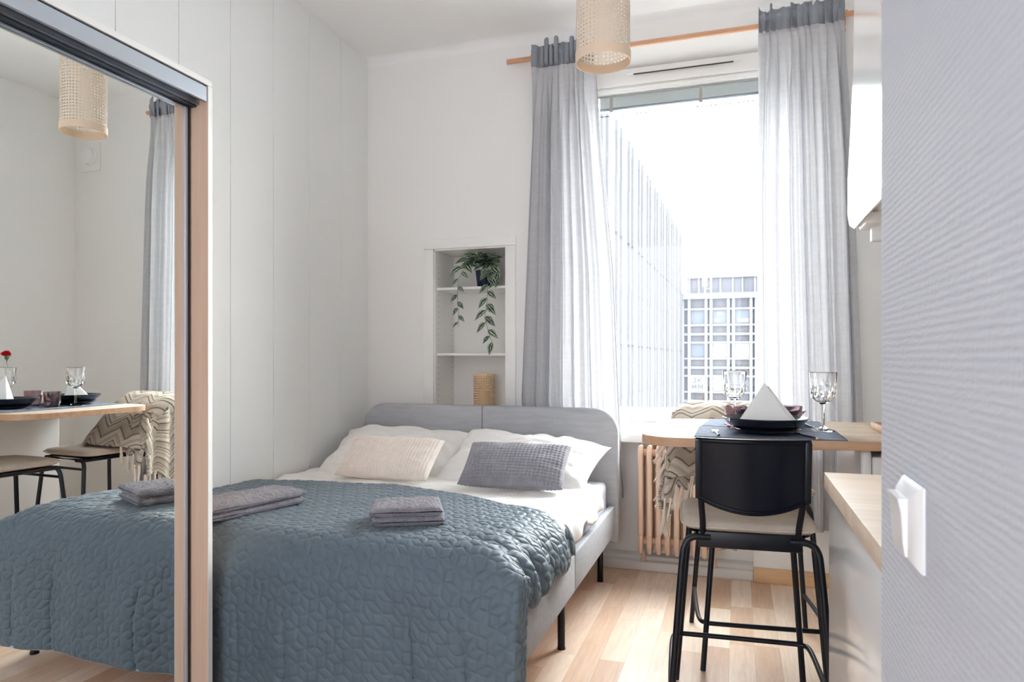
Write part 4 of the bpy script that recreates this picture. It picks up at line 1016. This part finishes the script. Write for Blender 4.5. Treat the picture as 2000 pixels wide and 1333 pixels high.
# ------------------------------------------------------------------ stools
def make_stool(label, loc, rz):
    t = thing('bar_stool', label, 'stool', loc, rz, 'black bar stools')
    r = 0.0105
    fr = [(-0.225, 0.245), (0.225, 0.245)]; bk = [(-0.245, -0.245), (0.245, -0.245)]
    # seat frame
    m = MB(); m.tube([(-0.165, 0.185, 0.648), (-0.155, -0.185, 0.648), (0.155, -0.185, 0.648), (0.165, 0.185, 0.648)], r, 12, closed=True); m.build('seat_frame', M['black'], t, True)
    m = MB(); m.box(-0.150, 0.150, -0.205, -0.190, 0.618, 0.668, b=0.004); m.build('apron', M['black'], t, True)
    for sx_ in (-1, 1):
        m = MB(); m.tube([(sx_*0.115, -0.200, 0.650), (sx_*0.165, -0.202, 0.648), (sx_*0.190, -0.206, 0.625), (sx_*0.200, -0.212, 0.56), (sx_*0.222, -0.23, 0.28), (sx_*0.243, -0.245, 0.0)], r, 14, smooth=6); lg = m.build('leg', M['black'], t, True)
        m = MB(); m.tube([(sx_*0.100, 0.190, 0.645), (sx_*0.150, 0.192, 0.643), (sx_*0.170, 0.196, 0.62), (sx_*0.178, 0.202, 0.56), (sx_*0.20, 0.224, 0.28), (sx_*0.222, 0.245, 0.0)], r, 14, smooth=6); m.build('leg', M['black'], t, True)
        m = MB(); m.tube([(sx_*0.138, -0.19, 0.645), (sx_*0.138, -0.215, 0.70), (sx_*0.146, -0.262, 0.81), (sx_*0.150, -0.285, 0.945)], 0.0095, 12, smooth=6); m.build('back_post', M['black'], t, True)
    # U-shaped footrest
    m = MB(); m.tube([(-0.232, -0.22, 0.165), (-0.236, 0.0, 0.172), (-0.232, 0.19, 0.178), (-0.205, 0.226, 0.178), (-0.15, 0.232, 0.178), (0.15, 0.232, 0.178), (0.205, 0.226, 0.178), (0.232, 0.19, 0.178), (0.236, 0.0, 0.172), (0.232, -0.22, 0.165)], 0.009, 12, smooth=6); m.build('footrest', M['black'], t, True)
    m = MB(); m.tube([(-0.150, -0.196, 0.625), (0.150, -0.196, 0.625)], 0.008, 10); m.build('stretcher', M['black'], t, True)
    m = MB(); m.tube([(-0.17, 0.196, 0.60), (0.17, 0.196, 0.60)], 0.007, 10); m.build('stretcher', M['black'], t, True)
    # backrest: curved board, lower edge sagging
    n1, n2 = 48, 20; u = np.linspace(-1, 1, n1); v = np.linspace(0, 1, n2); U, V = np.meshgrid(u, v)
    zt = 0.957; zb = 0.782-0.040*(1-U**2)
    Z = zb+(zt-zb)*V; X = 0.158*U; Y = -0.262-0.018*V-0.030*(1-U**2)
    m = MB(); th = 0.006
    F = np.stack([X, Y-th, Z], 2); Bk = np.stack([X, Y+th, Z], 2)
    m.grid(F); m.grid(Bk[:, ::-1])
    per = [(0, j) for j in range(n1)]+[(i, n1-1) for i in range(1, n2)]+[(n2-1, j) for j in range(n1-2, -1, -1)]+[(i, 0) for i in range(n2-2, 0, -1)]
    L_ = len(per); m.faces([tuple(F[p]) for p in per]+[tuple(Bk[p]) for p in per], [(k, (k+1) % L_, L_+(k+1) % L_, L_+k) for k in range(L_)])
    bmesh.ops.remove_doubles(m.bm, verts=m.bm.verts, dist=0.0002)
    bk_ = m.build('backrest', M['blackwood'], t, True, angle=50)
    m = MB(); m.tube([tuple(F[0, j]+np.array([0, -0.001, 0.010])) for j in range(2, n1-2)], 0.0045, 8); m.build('lower_bead', M['blackwood'], bk_, True)
    m = MB(); m.tube([tuple(F[-1, j]+np.array([0, 0.006, 0.000])) for j in range(0, n1)], 0.0085, 10); m.build('top_edge', M['blackwood'], bk_, True)
    for s_ in (-1, 1):
        m = MB(); m.box(s_*0.1515-0.0095, s_*0.1515+0.0095, -0.006, 0.006, 0, 0.178, b=0.003, mat=Matrix.Translation((0, -0.2715, 0.782)) @ Matrix.Rotation(R(-6)*-1, 4, 'X')); m.build('side_strip', M['black'], bk_, True)
    # seat board and pad
    def slab(w, d, z0, z1, e=5.0, pw=0.6, nn=40, crown=0.0, mat=None, name='', par=t):
        u = np.linspace(-1, 1, nn); U, V = np.meshgrid(u, u)
        # squircle map
        q_ = (np.abs(U)**7+np.abs(V)**7+1e-12)**(1/7)/np.maximum(np.maximum(np.abs(U), np.abs(V)), 1e-9); X = U/q_*w/2; Y = V/q_*d/2
        ed = np.clip(1-np.maximum(np.abs(U), np.abs(V))**14, 0, 1)**0.5
        zm = (z0+z1)/2; T = (z1-z0)/2*ed
        m = MB(); m.grid(np.stack([X, Y, zm+T+crown*(1-U**2)*(1-V**2)], 2)); m.grid(np.stack([X, Y, zm-T], 2)[:, ::-1])
        bmesh.ops.remove_doubles(m.bm, verts=m.bm.verts, dist=0.0002)
        return m.build(name, mat, par, True, angle=60), X, Y
    slab(0.37, 0.37, 0.652, 0.664, mat=M['black'], name='seat_board')
    pad, X, Y = slab(0.405, 0.415, 0.665, 0.697, crown=0.006, mat=M['pad'], name='seat_pad')
    X2 = X*1.0; rim_ = [(X[0, j], Y[0, j]) for j in range(40)]+[(X[i, -1], Y[i, -1]) for i in range(1, 40)]+[(X[-1, j], Y[-1, j]) for j in range(38, -1, -1)]+[(X[i, 0], Y[i, 0]) for i in range(38, 0, -1)]
    m = MB(); m.tube([(a, b_, 0.681) for a, b_ in rim_], 0.0035, 8, closed=True); m.build('piping', M['pad'], pad, True)
    return t
s1 = make_stool('black bar stool with beige seat pad, its back to the room', (0.022, 2.405, 0), R(4))
dup(s1, (0.070, 3.005, 0), R(186), 'black bar stool facing the room with the zigzag throw over its back')

# ------------------------------------------------------------------ throw over the far stool
def make_throw():
    root = thing('throw_blanket', 'beige zigzag throw with tassels over the window-side stool', 'blanket', (-0.10, 3.2, 0.70))
    na, nb = 90, 130
    ua = np.linspace(0, 1, na); vb = np.linspace(0, 1, nb); Sx, T = np.meshgrid(ua, vb)
    # path in (y, z): from the seat front, up to the top of the backrest, over, and down behind
    path = np.array([(2.93, 0.715), (2.97, 0.765), (3.03, 0.83), (3.12, 0.92), (3.20, 0.975), (3.26, 0.992), (3.325, 0.982), (3.350, 0.90), (3.352, 0.80), (3.35, 0.70), (3.345, 0.60)])
    dd = np.concatenate([[0], np.cumsum(np.hypot(*np.diff(path, axis=0).T))]); dd /= dd[-1]
    Y = np.interp(T, dd, path[:, 0]); Z = np.interp(T, dd, path[:, 1])
    x0 = -0.275; x1 = 0.115
    X = x0+(x1-x0)*Sx
    # rounded sides
    e = np.clip(Sx/0.14, 0, 1); drop = 0.05*(1-np.sqrt(np.clip(1-(1-e)**2, 0, 1)))
    er = np.clip((1-Sx)/0.10, 0, 1); dropr = 0.04*(1-np.sqrt(np.clip(1-(1-er)**2, 0, 1)))
    top = sstep(0.0, 0.2, T)*sstep(0.95, 0.5, T)
    Z = Z-drop*(0.4+top)-dropr*top; Y = Y+(drop+dropr)*sstep(0.6, 0.2, T)*0.8
    Z = Z+0.010*fbm(Sx*4, T*6, 3, 51); Y = Y+0.008*fbm(Sx*5, T*5, 3, 52)
    Y = np.minimum(Y, 3.385)
    m = MB(); m.grid(np.stack([X, Y, Z], 2), np.stack([Sx*0.42, T*0.62], 2)); o = m.build('throw_body', M['throw'], root, True, world=True, angle=180)
    md = o.modifiers.new('s', 'SOLIDIFY'); md.thickness = 0.016; md.offset = 0
    # closed underside bulk so that it reads as a thick folded throw resting on the pad
    m = MB(); n = 30; u = np.linspace(-1, 1, n); U, V = np.meshgrid(u, u)
    Tt = np.clip(1-np.abs(U)**4, 0, 1)**0.5*np.clip(1-np.abs(V)**4, 0, 1)**0.5
    Pm = np.stack([-0.08+U*0.175, 3.06+V*0.115, 0.712+0*U], 2); 
    up = Pm.copy(); up[:, :, 2] += Tt*(0.085+0.085*V); dn = Pm.copy(); dn[:, :, 2] -= Tt*0.008
    m.grid(up, np.stack([U*0.2, V*0.2], 2)); m.grid(dn[:, ::-1], np.stack([U*0.2, V*0.2], 2)); m.build('folded_layer', M['throw'], root, True, world=True, angle=180)
    # flap hanging on the open (bed) side of the stool
    na, nb = 60, 60; S2, T2 = np.meshgrid(np.linspace(0, 1, na), np.linspace(0, 1, nb))
    Yf = 2.985+0.33*S2; zt = np.interp(S2, [0, 0.3, 0.7, 1], [0.76, 0.85, 0.955, 0.94]); zb = 0.545-0.05*S2+0.02*np.sin(S2*9)
    Zf = zt+(zb-zt)*T2; Xf = -0.272-0.030*np.sin(T2*PI*0.6)-0.012*np.sin(S2*17+T2*2)-0.010*fbm(S2*4, T2*4, 3, 55)+0.03*T2*0
    m = MB(); m.grid(np.stack([Xf, Yf, Zf], 2), np.stack([S2*0.35, T2*0.42], 2)); f = m.build('side_flap', M['throw'], root, True, world=True, angle=180)
    md = f.modifiers.new('s', 'SOLIDIFY'); md.thickness = 0.012; md.offset = 0
    # front apron flap visible under the table top, from seat edge to the left
    S3, T3 = np.meshgrid(np.linspace(0, 1, 50), np.linspace(0, 1, 40))
    Xf3 = -0.292+0.135*S3; z3t = 0.90-0.02*S3; z3b = 0.70-0.10*(1-S3)-0.02*np.sin(S3*11); Zf3 = z3t+(z3b-z3t)*T3; Yf3 = 2.99-0.035*T3+0.010*np.sin(S3*14+T3*3)+0.05*(1-T3)+0.008*fbm(S3*5, T3*5, 3, 57)
    Yf3 = np.where(True, Yf3, Yf3)
    m = MB(); m.grid(np.stack([Xf3, Yf3, Zf3], 2), np.stack([S3*0.2, T3*0.25+0.1], 2)); f = m.build('front_fold', M['throw'], root, True, world=True, angle=180)
    md = f.modifiers.new('s', 'SOLIDIFY'); md.thickness = 0.010; md.offset = 0
    # tassels
    rnd = random.Random(12); m = MB()
    def tassel(p, L, lean):
        p = Vector(p); 
        for k in range(7):
            q = p+Vector(((rnd.random()-0.5)*0.008, (rnd.random()-0.5)*0.010, 0)); w = rnd.random()-0.5
            pts = [q, q+Vector((lean[0]*0.3+0.004*w, lean[1]*0.3+0.006*w, -L*0.35)), q+Vector((lean[0]*0.7+0.010*w, lean[1]*0.8-0.006*w, -L*0.72)), q+Vector((lean[0]+0.014*w, lean[1]+0.012*w, -L*(0.9+0.2*rnd.random())))]
            m.tube(pts, [0.0028, 0.0030, 0.0026, 0.0016], 6, smooth=4)
        m.tube([p+Vector((0, 0, 0.006)), p+Vector((0, 0, -0.012))], [0.006, 0.0068], 8)
    for i in range(11):
        s_ = i/10; y = 2.985+0.33*s_; z = 0.545-0.05*s_+0.02*math.sin(s_*9)
        tassel((-0.298+0.004*math.sin(i*2.3), y, z+0.004), 0.085+0.03*rnd.random(), (-0.016*rnd.random(), -0.02*rnd.random()))
    for i in range(6):
        s_ = i/5; tassel((-0.288+0.115*s_, 2.952+0.010*math.sin(s_*14+3), 0.70-0.10*(1-s_)-0.02*math.sin(s_*11)+0.004), 0.075+0.03*rnd.random(), (-0.02*rnd.random(), -0.01))
    for i in range(7):
        z = 0.86-0.04*i; tassel((-0.296-0.004*math.sin(i), 3.00, z), 0.055+0.02*rnd.random(), (-0.028-0.012*rnd.random(), -0.008))
    m.build('tassels', M['fringe'], root, True, world=True)
make_throw()

# ------------------------------------------------------------------ kitchen counter, cabinet and hood
ct = thing('kitchen_cabinet', 'glossy white kitchen base cabinet beside the bar stool', 'cabinet', (0.79, 1.45, 0))
m = MB(); m.box(0.245, XR-0.003, 0.93, 1.950, 0.08, 0.858); m.build('body', M['white'], ct, False, world=True)
m = MB(); m.box(0.226, 0.244, 0.932, 1.952, 0.085, 0.857, b=0.0015); m.build('door', M['gloss'], ct, True, world=True)
m = MB(); m.box(0.270, 0.285, 0.93, 1.95, 0, 0.079); m.build('kick_board', M['white'], ct, False, world=True)
m = MB(); m.box(0.2165, XR-0.003, 0.928, 1.973, 0.8595, 0.90, b=0.0015); o = m.build('worktop', M['counter'], None, True, at=(0.79, 1.45, 0.8595)); tag(o, 'pale wooden worktop on the white base cabinet', 'worktop')
hd = thing('range_hood', 'white extractor hood on the kitchen wall above the worktop', 'hood', (0.8, 1.5, 1.53))
# visor: curved front
m = MB(); prof = [(0.291, 3.115), (0.289, 2.2), (0.286, 1.95), (0.279, 1.78), (0.273, 1.66), (0.272, 1.575), (0.277, 1.545), (0.288, 1.535), (0.300, 1.545), (0.305, 1.60), (0.305, 3.115)]
V = [(x, 0.95, z) for x, z in prof]+[(x, 1.972, z) for x, z in prof]; k = len(prof)
m.faces(V, [(i, (i+1) % k, k+(i+1) % k, k+i) for i in range(k)]+[tuple(range(k))[::-1], tuple(range(k, 2*k))]); m.build('front_visor', M['gloss'], hd, True, world=True, angle=30)
m = MB(); m.box(0.306, XR-0.003, 0.95, 1.965, 1.60, 3.115); m.build('body', M['white'], hd, False, world=True)
m = MB(); m.box(0.296, 0.345, 0.955, 1.955, 1.560, 1.574, b=0.003); m.build('glass_lip', M['plastic'], hd, True, world=True)
m = MB(); m.box(0.30, 0.62, 0.955, 1.955, 1.580, 1.598, b=0.003); m.build('filter_tray', M['plastic'], hd, True, world=True)
m = MB(); m.box(0.297, 0.335, 1.86, 1.963, 1.528, 1.558, b=0.006, seg=3); m.box(0.318, 0.352, 1.90, 1.935, 1.492, 1.53, b=0.005, seg=3); m.build('hinge_block', M['plastic'], hd, True, world=True)

# ------------------------------------------------------------------ light switch, air valve
sw = thing('light_switch', 'white rocker light switch on the textured wall at the right', 'switch', (0.165, 0.757, 1.04))
def frustum(m, y0, y1, z0, z1, xb, xt, i):
    V = [(xb, y0, z0), (xb, y1, z0), (xb, y1, z1), (xb, y0, z1), (xt, y0+i, z0+i), (xt, y1-i, z0+i), (xt, y1-i, z1-i), (xt, y0+i, z1-i)]
    m.faces(V, [(0, 1, 5, 4), (1, 2, 6, 5), (2, 3, 7, 6), (3, 0, 4, 7), (4, 5, 6, 7), (3, 2, 1, 0)])
m = MB(); m.box(0.1615, 0.1648, 0.717, 0.798, 0.9995, 1.0805, b=0.0012); frustum(m, 0.7175, 0.7975, 1.0, 1.08, 0.1616, 0.1525, 0.011); bmesh.ops.bevel(m.bm, geom=m.bm.edges[:], offset=0.0006, segments=2, affect='EDGES'); m.build('frame_plate', M['plastic'], sw, True, world=True)
m = MB(); V = []
for z, x in ((1.012, 0.1505), (1.026, 0.1485), (1.04, 0.148), (1.054, 0.1470), (1.067, 0.1440)): V += [(x, 0.733, z), (x, 0.783, z)]
nV = len(V)
for z, x in ((1.012, 0.153), (1.026, 0.153), (1.04, 0.153), (1.054, 0.153), (1.067, 0.153)): V += [(x, 0.733, z), (x, 0.783, z)]
F = []
for i in range(4):
    a = 2*i; F += [(a, a+1, a+3, a+2), (nV+a+2, nV+a+3, nV+a+1, nV+a), (a, a+2, nV+a+2, nV+a), (a+1, nV+a+1, nV+a+3, a+3)]
F += [(0, nV, nV+1, 1), (8, 9, nV+9, nV+8)]
m.faces(V, F); bmesh.ops.recalc_face_normals(m.bm, faces=m.bm.faces); m.build('rocker', M['plastic'], sw, True, world=True, angle=30)
av = thing('air_valve', 'round white air valve high on the window wall, seen in the mirror', 'vent', (1.196, YW, 2.71))
m = MB(); m.box(1.10, 1.292, YW-0.008, YW-0.0005, 2.60, 2.81, b=0.003); m.build('mounting_plate', M['wall'], av, True, world=True)
for nm, r, y0, y1, mt in (('outer_ring', 0.068, YW-0.024, YW-0.008, 'white'), ('disc', 0.060, YW-0.050, YW-0.026, 'plastic')):
    m = MB(); m.tube([(1.196, y1, 2.71), (1.196, y0+0.004, 2.71), (1.196, y0, 2.71)], [r, r, r-0.005], 48); m.build(nm, M[mt], av, True, world=True)

# ------------------------------------------------------------------ outside
def rotz(x, y, a, o=(0, 0)): return (o[0]+x*math.cos(a)-y*math.sin(a), o[1]+x*math.sin(a)+y*math.cos(a))
D = 8.0
ob = thing('office_building', 'tall white office block with vertical fins along the street, outside the window', 'building', (-12, 50, -14), R(-1.0))
def om(m, name, mat, smooth=False):
    o = m.build(name, mat, ob, smooth); return o
H0 = -14; top = 17.3+1.2
# local frame: x = distance from building line (world x ~ -D), y along street
ox, oy = 12-D, -50
m = MB(); m.box(ox-14, ox-0.45, -40, 52, 0, top+13.2, b=0); om(m, 'wall', M['facade'])
pitch = 5.3; f0 = 44.5-50
floors = 8; fh = (top+14)/floors
for k in range(-3, 12):
    for dy in (0, 1.9):
        y = f0+k*pitch+dy
        if y > 51.5: continue
        fin = MB()
        for f in range(floors): yo = 0.14 if f % 2 else 0; fin.box(ox-0.45, ox-0.22, y+yo-0.08, y+yo+0.12, f*fh, (f+1)*fh+0.05)
        om(fin, 'facade_fin', M['fin'])
    y = f0+k*pitch
    if y+4.4 < 51.5:
        for f in range(floors-3):
            gl_ = MB(); gl_.box(ox-0.44, ox-0.38, y+2.5, y+4.2, f*fh+0.5+(0.6 if k % 2 else 0), (f+1)*fh-0.4); om(gl_, 'window_strip', M['window_out'])
# far building
fb = thing('office_building', 'grey office block with square windows at the end of the street', 'building', (0, 100, -14))
def fm(m, name, mat): return m.build(name, mat, fb, False, world=True)
FX0, FX1 = -7.5, 11.5; PX_, PZ_ = 2.98, 4.70
m = MB(); m.box(FX0, FX1, 100.6, 112, -14, 9.8); fm(m, 'wall', M['conc2'])
m = MB(); m.box(FX0-0.15, FX1, 99.7, 112, 9.5, 10.3); fm(m, 'cornice', M['cornice'])
m = MB(); m.box(FX0+0.45, FX1, 102.4, 110, 12.7, 13.5); fm(m, 'penthouse_eaves', M['cornice'])
m = MB(); m.box(FX0+0.6, FX1, 102.8, 109.5, 10.3, 12.7); fm(m, 'penthouse', M['conc2'])
for k in range(6):
    for dx in (0.6, 1.9):
        m = MB(); x = FX0+0.2+k*PX_+dx; m.box(x, x+0.25, 102.6, 102.8, 10.3, 12.7); fm(m, 'penthouse_rib', M['conc'])
for k in range(6):
    x = -6.24+k*PX_
    for xa, xb in ((x-0.42, x-0.02), (x+1.89, x+2.27)):
        m = MB(); m.box(xa, xb, 100.0, 100.6, -14, 9.5); fm(m, 'pillar', M['conc'])
m = MB(); m.box(FX0, FX0+0.35, 100.1, 100.6, -14, 9.5); fm(m, 'pillar', M['conc'])
for j in range(5):
    zt = 7.95-j*PZ_
    for z0_, z1_ in ((zt, zt+0.28), (zt-2.25, zt-1.98), (zt-3.55, zt-3.22)):
        if z1_ < -14: continue
        m = MB(); m.box(FX0, FX1, 100.12, 100.6, z0_, z1_); fm(m, 'floor_beam', M['conc'])
for j in range(4):
    zt = 7.95-j*PZ_
    for k in range(6):
        x = -6.24+k*PX_
        if (j, k) == (2, 0): continue
        m = MB(); m.box(x+0.02, x+1.85, 100.45, 100.55, zt-1.95, zt-0.02); w_ = fm(m, 'window', M['winlit'] if (j, k) in ((1, 1), (1, 2), (2, 1)) else M['winfar'])
        if j == 0 and k in (1, 2):
            m = MB()  # pale flat panels over parts of two top-row windows
            if k == 1: m.box(x+0.55, x+1.25, 100.38, 100.44, zt-0.75, zt-0.30); m.box(x+0.2, x+0.95, 100.38, 100.44, zt-1.7, zt-1.3)
            else: m.box(x+0.3, x+1.75, 100.38, 100.44, zt-1.75, zt-1.25)
            q = m.build('reflection_panel' if False else 'blind', M['winlit'], w_, False); q.data.transform(Matrix.Translation(-fb.location))
# sign in a window: JK over MM
x = -6.24; zt = 7.95-2*PZ_
m = MB(); m.box(x-0.08, x+1.93, 100.02, 100.4, zt-2.0, zt+0.05); sgn_ = fm(m, 'sign_board', M['sign'])
def strokes(m, segs, cx, cz, s_):
    for (x0, z0, x1, z1) in segs:
        p = Vector((cx+x0*s_, 99.99, cz+z0*s_)); q = Vector((cx+x1*s_, 99.99, cz+z1*s_)); m.tube([p, q], 0.065, 6)
GL = {'J': [(0.15, 0.9, 0.75, 0.9), (0.75, 0.9, 0.75, 0.2), (0.75, 0.2, 0.45, 0.05), (0.45, 0.05, 0.12, 0.25)], 'K': [(0.12, 0, 0.12, 0.95), (0.12, 0.45, 0.8, 0.95), (0.3, 0.55, 0.85, 0)], 'M': [(0.1, 0, 0.1, 0.95), (0.1, 0.95, 0.45, 0.35), (0.45, 0.35, 0.8, 0.95), (0.8, 0.95, 0.8, 0)]}
m = MB()
for ch, cx_, cz_ in (('J', x+0.10, zt-0.85), ('K', x+0.96, zt-0.85), ('M', x+0.14, zt-1.80), ('M', x+0.98, zt-1.80)): strokes(m, GL[ch], cx_, cz_, 0.76)
lt = m.build('letters', M['signg'], sgn_, False); lt.data.transform(Matrix.Translation(-fb.location))
# mobile antennas on the roof
an = thing('rooftop_antenna', 'white mobile antenna panels on the roof of the grey office block', 'antenna', (-4.35, 100.6, 10.3))
for dx, z0_, z1, w in ((0.0, 1.0, 3.0, 0.33), (0.85, 0.4, 3.3, 0.12)):
    m = MB(); m.box(dx-w, dx+w, -0.25, 0.15, z0_, z1); m.build('panel', M['whitemetal'], an, False)
for dx in (0.0, 0.85):
    m = MB(); m.tube([(dx, 0.3, 0), (dx, 0.3, 3.4)], 0.09, 8); m.build('mast', M['whitemetal'], an, False)
m = MB(); m.tube([(0, 0.3, 0.7), (0.85, 0.3, 0.7)], 0.06, 8); m.tube([(0.85, 0.3, 3.3), (1.3, 0.3, 3.5), (1.3, 0.3, 4.1)], 0.05, 8); m.build('mast_bracket', M['conc'], an, False)
m = MB(); m.box(-60, 60, 6, 140, -14.2, -14.0); o = m.build('ground', M['street'], None, False); o['kind'] = 'structure'
